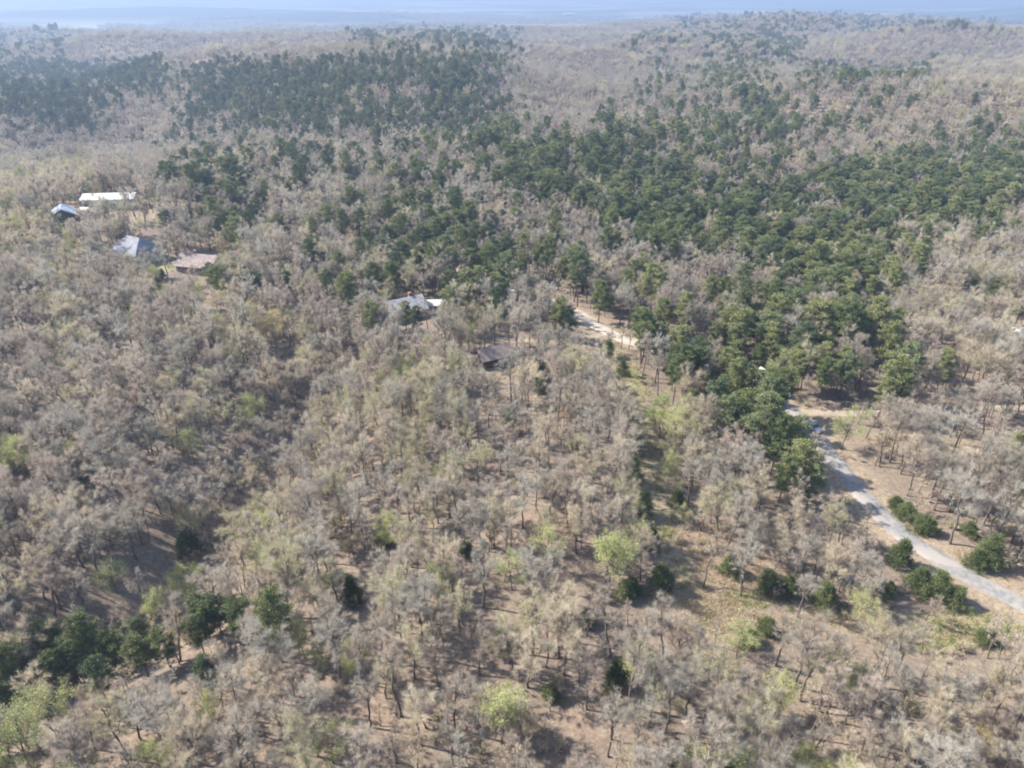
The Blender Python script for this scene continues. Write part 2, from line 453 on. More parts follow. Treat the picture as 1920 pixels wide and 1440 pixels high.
M['rubber'] = plain("rubber", (0.02, 0.02, 0.02), 0.9)
M['silver'] = plain("silver_paint", (0.36, 0.37, 0.39), 0.3, 0.5)
M['sky_paint'] = plain("pale_blue_paint", (0.36, 0.50, 0.60), 0.3, 0.5)
M['lamp'] = plain("lamp_glass", (0.8, 0.8, 0.8), 0.2)
M['concrete'] = plain("concrete", (0.42, 0.41, 0.39), 0.9)

def house(name, label, cat, key, L, W, wh, rh, rot, wall, roof, hip=0.0, doors=1, wins=3, chimney=None, porch=False, fascia='white_paint', openings=0, base=0.4):
    """gable or hip house, long side along its own x, front towards -y"""
    x, y = BUILD_G[key]
    z = float(min(hgt(x + a, y + b) for a in (-L / 3, L / 3) for b in (-W / 3, W / 3)))
    root = bpy.data.objects.new(name, None); COL.objects.link(root)
    root.location = (x, y, z); root.rotation_euler = (0, 0, R(rot))
    tag(root, label, cat)
    m = MB(); m.box(-L / 2 - .1, L / 2 + .1, -W / 2 - .1, W / 2 + .1, -2.5, base); m.build("foundation", M['concrete'], root)
    m = MB(); m.box(-L / 2, L / 2, -W / 2, W / 2, base, wh)
    if not hip:
        for sx in (-1, 1):
            xx = sx * L / 2
            m.quad((xx, -W / 2, wh), (xx, W / 2, wh), (xx, 0, wh + rh * W / (W + 1.0)))
    m.build("wall", M[wall], root)
    o, t = 0.5, 0.16
    m = MB()
    hl = hip * L / 2
    e = rh / (W / 2) * o
    for k in (0, 1):
        dz = t * k
        A, B_ = (-L / 2 - o, -W / 2 - o, wh - e + dz), (L / 2 + o, -W / 2 - o, wh - e + dz)
        C_, D = (L / 2 + o, W / 2 + o, wh - e + dz), (-L / 2 - o, W / 2 + o, wh - e + dz)
        P, Q = (-L / 2 - o + hl, 0, wh + rh + dz), (L / 2 + o - hl, 0, wh + rh + dz)
        m.quad(A, B_, Q, P); m.quad(C_, D, P, Q)
        if hip: m.quad(B_, C_, Q); m.quad(D, A, P)
        if k == 0: low = (A, B_, C_, D, P, Q)
        else:
            up = (A, B_, C_, D, P, Q)
            ring = (0, 1, 2, 3) if hip else (0, 1, 5, 2, 3, 4)
            for a, b in zip(ring, ring[1:] + ring[:1]): m.quad(low[a], low[b], up[b], up[a])
    rf = m.build("roof", M[roof], root)
    if chimney is not None:
        m = MB(); cx = chimney * L / 2; m.box(cx - .45, cx + .45, .3, 1.1, wh + rh * .3, wh + rh + 1.0); m.box(cx - .52, cx + .52, .23, 1.17, wh + rh + 1.0, wh + rh + 1.12)
        m.build("chimney", M['brick'], rf)
    if not hip and fascia:
        for sx in (-1, 1):
            m = MB(); xx = sx * (L / 2 + o)
            for sy in (-1, 1):
                m.quad((xx + sx * .03, sy * (W / 2 + o), wh - e - .28), (xx + sx * .03, 0, wh + rh - .28), (xx + sx * .03, 0, wh + rh + t + .03), (xx + sx * .03, sy * (W / 2 + o), wh - e + t + .03))
            m.build("fascia", M[fascia], rf)
    n = wins + doors + openings
    for i in range(n):
        cx = -L / 2 + L * (i + .5) / n
        if i == n // 2 and doors:
            m = MB(); m.box(cx - .5, cx + .5, -W / 2 - .06, -W / 2 + .05, base, base + 2.1); d = m.build("door", M['dark_wood'], root)
            m = MB(); m.box(cx + .32, cx + .40, -W / 2 - .13, -W / 2 - .06, base + 1.0, base + 1.08); m.build("handle", M['silver'], d)
        elif i < openings:
            w = L / n * .36
            m = MB(); m.box(cx - w, cx + w, -W / 2 - .05, -W / 2 + .04, base, wh - .6); m.build("bay_door", M['dark_wood'], root)
        else:
            m = MB(); m.box(cx - .6, cx + .6, -W / 2 - .04, -W / 2 + .04, base + .9, base + 2.1); w_ = m.build("window", M['glass'], root)
            m = MB()
            for a, b, c, d in ((-.72, .72, .78, .9), (-.72, .72, 2.1, 2.22), (-.72, -.6, .9, 2.1), (.6, .72, .9, 2.1)):
                m.box(cx + a, cx + b, -W / 2 - .08, -W / 2 + .03, base + c, base + d)
            m.build("frame", M['white_paint'], w_)
    for sx in (-1, 1):
        if wins:
            m = MB(); xx = sx * L / 2; m.box(min(xx - .04, xx + .04), max(xx - .04, xx + .04), -.6, .6, base + .9, base + 2.1); w_ = m.build("window", M['glass'], root)
            m = MB(); m.box(xx - .07, xx + .07, -.72, .72, base + .76, base + .9); m.box(xx - .07, xx + .07, -.72, .72, base + 2.1, base + 2.22); m.box(xx - .07, xx + .07, -.72, -.6, base + .9, base + 2.1); m.box(xx - .07, xx + .07, .6, .72, base + .9, base + 2.1); m.build("frame", M['white_paint'], w_)
    if porch:
        m = MB(); m.box(-L * .3, L * .3, -W / 2 - 2.6, -W / 2 - .06, base - .25, base - .05)
        m.build("porch_deck", M['tan_wall'], root)
        m = MB(); m.quad((-L * .32, -W / 2 - 2.8, wh - .75), (L * .32, -W / 2 - 2.8, wh - .75), (L * .32, -W / 2 - .55, wh - .42), (-L * .32, -W / 2 - .55, wh - .42))
        m.quad((-L * .32, -W / 2 - 2.8, wh - .63), (L * .32, -W / 2 - 2.8, wh - .63), (L * .32, -W / 2 - .55, wh - .30), (-L * .32, -W / 2 - .55, wh - .30))
        m.quad((-L * .32, -W / 2 - 2.8, wh - .75), (L * .32, -W / 2 - 2.8, wh - .75), (L * .32, -W / 2 - 2.8, wh - .63), (-L * .32, -W / 2 - 2.8, wh - .63))
        m.build("porch_roof", M[roof], root)
        for q in range(4):
            cx = -L * .28 + L * .56 * q / 3
            m = MB(); m.box(cx - .08, cx + .08, -W / 2 - 2.5, -W / 2 - 2.34, base - .05, wh - .75); m.build("porch_post", M['white_paint'], root)
    return root

BUILD = dict(  # photo pixel of the middle of each ground plan
    barn=(212, 386), blue=(122, 413), hut=(176, 404), grey=(260, 484), brown=(380, 506), pale=(760, 592), shed=(812, 582), cabin=(926, 682), edge=(1934, 648), pinehouse=(1434, 716))
BUILD_G = {k: ground_at(*p) for k, p in BUILD.items()}
house("metal_barn", "long white metal barn on the bare ground", "barn", "barn", 21, 9, 4.2, 1.5, 6, 'white_paint', 'white_metal', doors=0, wins=2, openings=2, fascia=None)
house("cottage", "small house with pale blue metal roof beside the barn", "house", "blue", 9, 9, 3.4, 2.6, -62, 'dark_wood', 'blue_metal', wins=2, fascia='white_paint')
house("storage_hut", "low tan hut between barn and blue roofed house", "hut", "hut", 9, 5, 2.6, 1.0, 3, 'dark_wood', 'tin', wins=1, fascia=None)
house("hip_roof_house", "large house under a grey hip roof", "house", "grey", 15, 12, 4.4, 4.0, -28, 'grey_wall', 'grey_shingle', hip=0.62, wins=3, chimney=.2, porch=True)
house("ranch_house", "brown roofed house with white gable boards", "house", "brown", 14, 9.5, 3.0, 3.0, -14, 'brick', 'brown_shingle', wins=4, chimney=-.3)
house("grey_house", "grey roofed house half hidden by a pine", "house", "pale", 11, 8.5, 3.2, 2.8, 30, 'tan_wall', 'pale_shingle', wins=3, chimney=.4)
house("metal_shed", "small bright white shed beside the grey roofed house", "shed", "shed", 5.2, 4, 2.7, 0.9, 4, 'white_paint', 'white_metal', wins=0, doors=0, openings=2, fascia=None)
house("cabin", "dark brown cabin at the top of the wooded slope", "cabin", "cabin", 8.5, 5.0, 3.2, 2.0, 28, 'dark_wood', 'brown_shingle', wins=0, fascia=None, porch=False)
house("white_roof_house", "white roofed house at the right edge of the woods", "house", "edge", 10, 8, 3, 2.2, -20, 'tan_wall', 'white_metal', wins=3)
house("grove_hut", "small hut with white roof among the dark pines", "hut", "pinehouse", 3.4, 2.6, 2.4, 1.0, -60, 'tan_wall', 'white_metal', wins=0, fascia=None)
BUILD_G['far1'] = ground_at(1067, 29); BUILD_G['far2'] = ground_at(1698, 20)
house("warehouse", "far white warehouse on the hazy plain", "warehouse", "far1", 95, 45, 14, 6, 3, 'white_paint', 'white_metal', doors=0, wins=0, openings=5, fascia=None)
house("warehouse", "farther white warehouse beyond the right hand ridge", "warehouse", "far2", 120, 45, 12, 6, -4, 'white_paint', 'white_metal', doors=0, wins=0, openings=5, fascia=None)

def car(label, px, py, rot, paint, s=1.0):
    x, y = ground_at(px, py)
    root = bpy.data.objects.new("car", None); COL.objects.link(root)
    root.location = (x, y, float(hgt(x, y)) + 0.2); root.rotation_euler = (0, 0, rot); root.scale = (s, s, s)
    tag(root, label, "car", "cars in the woods")
    def shell(name, prof, hw, top, mat, parent):
        """closed side profile (y, z) drawn in towards the top"""
        n = len(prof); zs = [p[1] for p in prof]; z0, z1 = min(zs), max(zs)
        v = [(sx * hw * (1 - top * (z - z0) / (z1 - z0)), yy, z) for sx in (-1, 1) for yy, z in prof]
        f = [tuple(range(n)), tuple(reversed(range(n, 2 * n)))] + [(i, n + i, n + (i + 1) % n, (i + 1) % n) for i in range(n)]
        return link(name, new_mesh(name, v, f, [M[mat]]), parent)
    b = shell("body", [(-2.25, .35), (2.2, .35), (2.28, .62), (2.15, .86), (1.0, .98), (-1.75, 1.0), (-2.3, .92), (-2.34, .6)], .92, .10, paint, root)
    shell("roof", [(.35, 1.40), (-1.25, 1.40), (-1.15, 1.46), (.25, 1.46)], .66, .12, paint, root)
    shell("window", [(1.05, .97), (-1.80, .99), (-1.3, 1.41), (.4, 1.41)], .80, .18, 'glass', root)
    for sy in (-1.4, 1.4):
        for sx in (-1, 1):
            m = MB(); m.cyl((sx * .82, sy, .33), 'x', .33, .22, 18); w = m.build("wheel", M['rubber'], root)
            m = MB(); m.cyl((sx * .89, sy, .33), 'x', .2, .12, 14); m.build("rim", M['silver'], w)
    for sx in (-1, 1):
        m = MB(); m.box(sx * .62 - .2, sx * .62 + .2, 2.12, 2.27, .62, .78); m.build("headlight", M['lamp'], root)
        m = MB(); m.box(sx * .66 - .16, sx * .66 + .16, -2.36, -2.25, .68, .84); m.build("tail_light", M['brick'], root)
    return root
car("silver car on the grey road beside the dark pines", 1523, 806, R(205), 'silver')
car("pale blue car half hidden at the pine grove's edge", 1463, 744, R(80), 'sky_paint')

# ------------------------------------------------------------------ tree shapes
def tube(pts, rad, sides):
    pts = np.asarray(pts, float); n = len(pts)
    t = np.gradient(pts, axis=0); t /= np.linalg.norm(t, axis=1)[:, None] + 1e-9
    up = np.where(np.abs(t[:, 2:3]) > 0.9, np.array([[1.0, 0, 0]]), np.array([[0, 0, 1.0]]))
    a = np.cross(t, up); a /= np.linalg.norm(a, axis=1)[:, None] + 1e-9
    b = np.cross(t, a)
    th = np.arange(sides) * 2 * math.pi / sides
    v = pts[:, None] + np.asarray(rad)[:, None, None] * (a[:, None] * np.cos(th)[None, :, None] + b[:, None] * np.sin(th)[None, :, None])
    idx = np.arange(n * sides).reshape(n, sides)
    q = np.stack([idx[:-1], np.roll(idx, -1, 1)[:-1], np.roll(idx, -1, 1)[1:], idx[1:]], -1).reshape(-1, 4)
    return v.reshape(-1, 3), q

class Bag:
    def __init__(self): self.v, self.f, self.n = [], [], 0
    def add(self, v, f):
        self.v.append(v); self.f.append(f + self.n); self.n += len(v)
    def mesh(self, name, mat):
        return new_mesh(name, np.concatenate(self.v), np.concatenate(self.f), [mat])
    def arrays(self): return np.concatenate(self.v), np.concatenate(self.f)

def unit(v): return v / (np.linalg.norm(v, axis=-1, keepdims=True) + 1e-9)

def slivers(g, base, direc, length, width):
    """thin tapering twigs: quads narrow at the tip"""
    n = len(base)
    side = unit(np.cross(direc, unit(g.normal(size=(n, 3)))))
    w = side * width[:, None] * 0.5
    bend = g.normal(size=(n, 3)) * 0.12 * length[:, None]
    tip = base + direc * length[:, None] + bend
    v = np.stack([base - w, base + w, tip + w * 0.35, tip - w * 0.35], 1).reshape(-1, 3)
    return v, np.arange(4 * n).reshape(n, 4)

def leaves(g, pos, size):
    n = len(pos)
    a = unit(g.normal(size=(n, 3))); b = unit(np.cross(a, g.normal(size=(n, 3))))
    a = a * size[:, None] * 0.5; b = b * size[:, None] * 0.34
    v = np.stack([pos - a, pos - b, pos + a, pos + b], 1).reshape(-1, 3)
    return v, np.arange(4 * n).reshape(n, 4)

def deciduous(seed, H, RX, twigs=15, leaf=0, leaf_size=0.2, fork=0.32, lean=0.05, twig_w=0.06, limbs=7, lop=0.35, tall=0.36, spread=0.12):
    g = np.random.default_rng(seed)
    wood, crown = Bag(), Bag()
    lean_v = g.normal(size=2) * lean * H
    fk = H * fork
    zz = np.linspace(-0.5, H * 0.78, 9)
    tx = np.stack([lean_v[0] * (zz / H) ** 1.4 * np.sign(1) if False else lean_v[0] * np.clip(zz / H, 0, 1) ** 1.4 + np.cumsum(g.normal(size=9)) * 0.010 * H,
                   lean_v[1] * np.clip(zz / H, 0, 1) ** 1.4 + np.cumsum(g.normal(size=9)) * 0.010 * H, zz], 1)
    tx[:, :2] -= tx[0, :2]
    r0 = 0.0145 * H
    rad = r0 * np.interp(zz / H, [-0.05, 0.03, fork, 0.78], [1.5, 1.0, 0.72, 0.16])
    wood.add(*tube(tx, rad, 6))
    cz, rz = H * (1 - tall), H * tall
    cen = np.array([np.interp(cz, zz, tx[:, 0]), np.interp(cz, zz, tx[:, 1]), cz])
    tw_b, tw_d, tw_l, ends = [], [], [], []
    ph0 = g.uniform(0, 6.28)
    for i in range(limbs + 1):
        ph = ph0 + i * 2.4 + g.normal() * 0.25
        el = g.uniform(-0.25, 0.75) if i < limbs else 1.3
        k = g.uniform(1 - lop, 1.0)
        end = cen + np.array([math.cos(ph) * math.cos(el) * RX * k, math.sin(ph) * math.cos(el) * RX * k, math.sin(el) * rz * k])
        zs = min(max(g.uniform(fork * 0.85, fork + 0.25) * H, 0.1), end[2] - 0.10 * H) if i < limbs else H * 0.6
        st = np.array([np.interp(zs, zz, tx[:, 0]), np.interp(zs, zz, tx[:, 1]), zs])
        t = np.linspace(0, 1, 6)[:, None]
        midp = st + (end - st) * 0.5 + np.array([0, 0, -0.06 * H]) * (1 if i < limbs else 0) + g.normal(size=3) * 0.035 * H
        lp = (1 - t) ** 2 * st + 2 * t * (1 - t) * midp + t ** 2 * end
        lp[1:-1] += g.normal(size=(4, 3)) * 0.012 * H
        lr = r0 * np.linspace(0.42, 0.09, 6)
        wood.add(*tube(lp, lr, 5))
        for j in range(6):
            s = g.uniform(0.35, 1.0)
            b0 = np.array([np.interp(s, t[:, 0], lp[:, c]) for c in range(3)])
            out = unit(b0 - cen + g.normal(size=3) * 0.55 * RX + np.array([0, 0, 0.28 * H * g.uniform(0.2, 1)]))
            L2 = g.uniform(0.22, 0.42) * RX * 1.25
            b1 = b0 + out * L2 * 0.5 + g.normal(size=3) * 0.05 * RX
            b2 = b0 + out * L2 + g.normal(size=3) * 0.08 * RX
            bp = np.array([b0, b1, b2])
            wood.add(*tube(bp, r0 * np.array([0.17, 0.11, 0.05]), 3))
            for q in range(4):
                s2 = g.uniform(0.3, 1.0)
                c0 = b0 + (b2 - b0) * s2
                o3 = unit(out + g.normal(size=3) * 0.65 + np.array([0, 0, 0.25]))
                L3 = g.uniform(0.13, 0.26) * RX
                c1 = c0 + o3 * L3
                crown.add(*tube(np.array([c0, c1]), r0 * np.array([0.075, 0.03]), 3))
                m = twigs
                ss = g.uniform(0.1, 1.0, size=m)
                tw_b.append(c0 + (c1 - c0) * ss[:, None])
                tw_d.append(unit(o3 + g.normal(size=(m, 3)) * 0.50 + np.array([0, 0, 0.30])))
                tw_l.append(g.uniform(0.10, 0.34, size=m) * RX)
    tw_b, tw_d, tw_l = np.concatenate(tw_b), np.concatenate(tw_d), np.concatenate(tw_l)
    crown.add(*slivers(g, tw_b, tw_d, tw_l, g.uniform(0.5, 1.2, len(tw_b)) * twig_w))
    if leaf:
        k = g.integers(0, len(tw_b), leaf)
        pos = tw_b[k] + tw_d[k] * (tw_l[k] * g.uniform(0.3, 1.15, leaf))[:, None]
        pos = pos + g.normal(size=(leaf, 3)) * spread
        crown.add(*leaves(g, pos, g.uniform(0.6, 1.3, leaf) * leaf_size))
    return wood, crown

def pine(seed, H, RX, base=0.34, limbs=34, blades=78, open_=1.0):
    g = np.random.default_rng(seed)
    wood, crown = Bag(), Bag()
    zz = np.linspace(-0.5, H, 10)
    ln = g.normal(size=2) * 0.02 * H
    tx = np.stack([ln[0] * (np.clip(zz, 0, H) / H) ** 2 + np.cumsum(g.normal(size=10)) * 0.004 * H, ln[1] * (np.clip(zz, 0, H) / H) ** 2 + np.cumsum(g.normal(size=10)) * 0.004 * H, zz], 1)
    tx[:, :2] -= tx[0, :2]
    wood.add(*tube(tx, 0.0125 * H * np.linspace(1.15, 0.06, 10), 6))
    ph = g.uniform(0, 6.28)
    for i in range(limbs):
        s = (i + g.uniform(0, 0.8)) / limbs
        z = H * (base + (0.98 - base) * s)
        prof = math.sin(math.pi * min(1, 0.16 + 0.80 * s)) ** 0.75 * (1.0 if s < 0.5 else 1 - 0.25 * (s - 0.5))
        ph += 2.4 + g.normal() * 0.35
        Ln = max(0.5, RX * prof * g.uniform(0.6, 1.12))
        st = np.array([np.interp(z, zz, tx[:, 0]), np.interp(z, zz, tx[:, 1]), z])
        rise = g.uniform(-0.05, 0.28) + 0.45 * s
        d = np.array([math.cos(ph), math.sin(ph), rise])
        p1 = st + d * Ln * 0.55 + np.array([0, 0, -0.05 * Ln]); p2 = st + d * Ln + np.array([0, 0, 0.06 * Ln])
        wood.add(*tube(np.array([st, p1, p2]), 0.0125 * H * np.array([0.26, 0.16, 0.05]) * (1.1 - 0.6 * s), 3))
        nc = 2 + int(Ln / 0.95)
        for q in range(nc):
            t = g.uniform(0.38, 1.03)
            c = st + (p2 - st) * t + g.normal(size=3) * 0.13 * Ln * np.array([1, 1, 0.5]) + np.array([0, 0, 0.15])
            dirs = unit(g.normal(size=(blades, 3)) + np.array([0, 0, 0.45]) + 0.35 * d)
            sz = g.uniform(0.40, 0.75) * open_
            b0 = c + g.normal(size=(blades, 3)) * sz * np.array([0.62, 0.62, 0.30])
            crown.add(*slivers(g, b0, dirs, g.uniform(0.35, 0.70, blades) * sz * 1.25, np.full(blades, 0.125) * g.uniform(0.7, 1.3, blades)))
    return wood, crown

def cedar(seed, H, RX, n=190, blades=42):
    g = np.random.default_rng(seed)
    wood, crown = Bag(), Bag()
    zz = np.linspace(-0.3, H * 0.95, 6)
    wood.add(*tube(np.stack([np.zeros(6), np.zeros(6), zz], 1), 0.02 * H * np.linspace(1, 0.1, 6), 5))
    lob = g.uniform(0, 6.28, 3); top2 = g.uniform(-.4, .4, 2) * RX
    for i in range(n):
        s = g.uniform(0.02, 1.0) ** 0.9
        ph = g.uniform(0, 6.28)
        prof = (1 - s) ** 0.62 * (0.75 + 0.25 * min(1, s * 6)) * (1 + 0.26 * math.sin(2 * ph + lob[0] + 5 * s) + 0.20 * math.sin(3 * ph + lob[1] - 4 * s))
        rr = RX * prof * g.uniform(0.45, 1.18)
        c = np.array([math.cos(ph) * rr, math.sin(ph) * rr, H * (0.05 + 0.92 * s) * (1 if i % 3 else 0.78)])
        if i % 3 == 0: c[:2] += top2
        if i % 4 == 0:
            wood.add(*tube(np.array([[0, 0, c[2] * 0.85], c]), np.array([0.03, 0.012]), 3))
        o = np.array([math.cos(ph) * 0.7, math.sin(ph) * 0.7, 0.55])
        dirs = unit(g.normal(size=(blades, 3)) * 0.7 + o)
        b0 = c + g.normal(size=(blades, 3)) * 0.12 * RX
        crown.add(*slivers(g, b0, dirs, g.uniform(0.18, 0.5, blades), np.full(blades, 0.07)))
    return wood, crown

def bush(seed, H, RX, stems=14, twigs=16, leaf=0, twig_w=0.05):
    g = np.random.default_rng(seed)
    wood, crown = Bag(), Bag()
    for i in range(stems):
        ph = g.uniform(0, 6.28); k = g.uniform(0.2, 1)
        e = np.array([math.cos(ph) * RX * k, math.sin(ph) * RX * k, H * g.uniform(0.55, 1.0)])
        s = np.array([math.cos(ph) * 0.15 * RX, math.sin(ph) * 0.15 * RX, -0.2])
        m = (s + e) / 2 + g.normal(size=3) * 0.1 * RX + np.array([0, 0, 0.1 * H])
        wood.add(*tube(np.array([s, m, e]), np.array([0.03, 0.022, 0.012]), 3))
        t = g.uniform(0.35, 1, twigs)
        b0 = s + (e - s) * t[:, None] + g.normal(size=(twigs, 3)) * 0.1 * RX
        dd = unit(unit(e - s) + g.normal(size=(twigs, 3)) * 0.6)
        ll = g.uniform(0.2, 0.5, twigs) * H
        crown.add(*slivers(g, b0, dd, ll, np.full(twigs, twig_w)))
        if leaf:
            kk = g.integers(0, twigs, leaf)
            crown.add(*leaves(g, b0[kk] + dd[kk] * (ll[kk] * g.uniform(0.2, 1.1, leaf))[:, None], np.full(leaf, 0.17)))
    return wood, crown

# kind -> list of (trunk mesh, crown mesh, height, description)
KINDS = {}
def add_kind(kind, wood_mat, make, crown_mat, h, desc):
    w, c = make
    KINDS.setdefault(kind, []).append((w.mesh(kind + "_trunk", M[wood_mat]), c.mesh(kind + "_crown", M[crown_mat]), h, desc, w, c, wood_mat, crown_mat))

BARE = [('twig_ash', 'ash grey'), ('twig_brown', 'grey brown'), ('twig_pink', 'pinkish brown')]
for i, (H, rx, lean, fk) in enumerate([(15.5, 3.5, .04, .42), (16.5, 3.2, .06, .46), (14, 3.6, .08, .38), (15, 2.8, .05, .48), (17, 3.8, .05, .42), (13, 3.2, .09, .36), (15.5, 3.3, .04, .50), (14.5, 3.4, .06, .43),
                                        (16, 2.6, .07, .52), (13.5, 2.5, .05, .45), (17, 3.3, .08, .44), (12, 3.0, .10, .34), (15, 3.9, .05, .40), (14, 2.7, .06, .50)]):
    mt, nm = BARE[i % 3]
    add_kind('bare_tree', 'bark', deciduous(100 + i, H, rx * 0.98, 50, 0, fork=fk, lean=lean, tall=(.27, .33, .30, .36)[i % 4], twig_w=.0175, lop=.5, limbs=(7, 6, 8, 5)[i % 4]), mt, H, nm)
for i, (H, rx, mt, nm) in enumerate([(15, 3.8, 'twig_tan', 'tan'), (14, 3.3, 'twig_tan', 'tan'), (15.5, 3.8, 'twig_olive', 'olive'), (13.5, 3.4, 'twig_olive', 'olive'), (16, 3.3, 'twig_tan', 'tan'), (12.5, 3.2, 'twig_tan', 'tan'), (14.5, 3.0, 'twig_olive', 'olive')]):
    add_kind('budding_tree', 'bark', deciduous(200 + i, H, rx * 0.98, 44, 4300, 0.10, twig_w=.0175, lop=0.4, fork=.42, tall=(.28, .34, .31)[i % 3], spread=.2), mt, H, nm)
for i, (H, rx, mt, nm) in enumerate([(12, 3.2, 'leaf_lime', 'lime green'), (10, 3.4, 'leaf_lime', 'lime green'), (13, 3.9, 'leaf_soft', 'soft green'), (12, 3.7, 'leaf_soft', 'soft green'), (11, 3.7, 'leaf_rust', 'amber')]):
    add_kind('leafing_tree', 'bark', deciduous(300 + i, H, rx, 16, 7600 if i < 2 else 4200, 0.18, twig_w=.03, lop=0.3, fork=0.28, tall=0.38, spread=0.38), mt, H, nm)
for i, (H, rx, bs) in enumerate([(16.5, 3.5, .36), (18, 3.8, .42), (15, 3.7, .30), (17, 3.2, .40), (14, 3.4, .24), (19, 3.4, .48), (16, 4.1, .38), (12.5, 2.7, .28)]):
    add_kind('pine_tree', 'pine_bark', pine(400 + i, H, rx, bs), 'needle_blue' if i % 3 == 1 else 'needle', H, 'dark green')
for i, (H, rx) in enumerate([(5.5, 2.0), (7, 2.2), (4.2, 2.1)]):
    add_kind('cedar_tree', 'bark', cedar(500 + i, H, rx), 'cedar', H, 'dark green')

# lighter copies for the far woods: several trees of a kind in one clump
def clump(kind, seed, n, spread, keep, widen):
    g = np.random.default_rng(seed)
    v, f, mi, off = [], [], [], 0
    mats = []
    for i in range(n):
        w, c = None, None
        rec = KINDS[kind][g.integers(0, len(KINDS[kind]))]
        th, s = g.uniform(0, 6.28), g.uniform(0.8, 1.15)
        rot = np.array([[math.cos(th), -math.sin(th), 0], [math.sin(th), math.cos(th), 0], [0, 0, 1]])
        pos = np.array([*(g.uniform(-1, 1, 2) * spread), 0])
        for bag, mt, kp in ((rec[4], rec[6], 0.35), (rec[5], rec[7], keep)):
            vv, ff = bag.arrays()
            if kp < 1 and bag is rec[5]:
                q = vv.reshape(-1, 4, 3)[g.random(len(vv) // 4) < kp]
                ctr = q.mean(1, keepdims=True)
                vv = (ctr + (q - ctr) * widen).reshape(-1, 3); ff = np.arange(len(vv)).reshape(-1, 4)
            elif bag is rec[4]:
                ff = ff[:420]
            if M[mt] not in mats: mats.append(M[mt])
            v.append((vv * s) @ rot.T + pos); f.append(ff + off); off += len(vv); mi += [mats.index(M[mt])] * len(ff)
    return new_mesh(kind + "_clump", np.concatenate(v), np.concatenate(f), mats, mi)

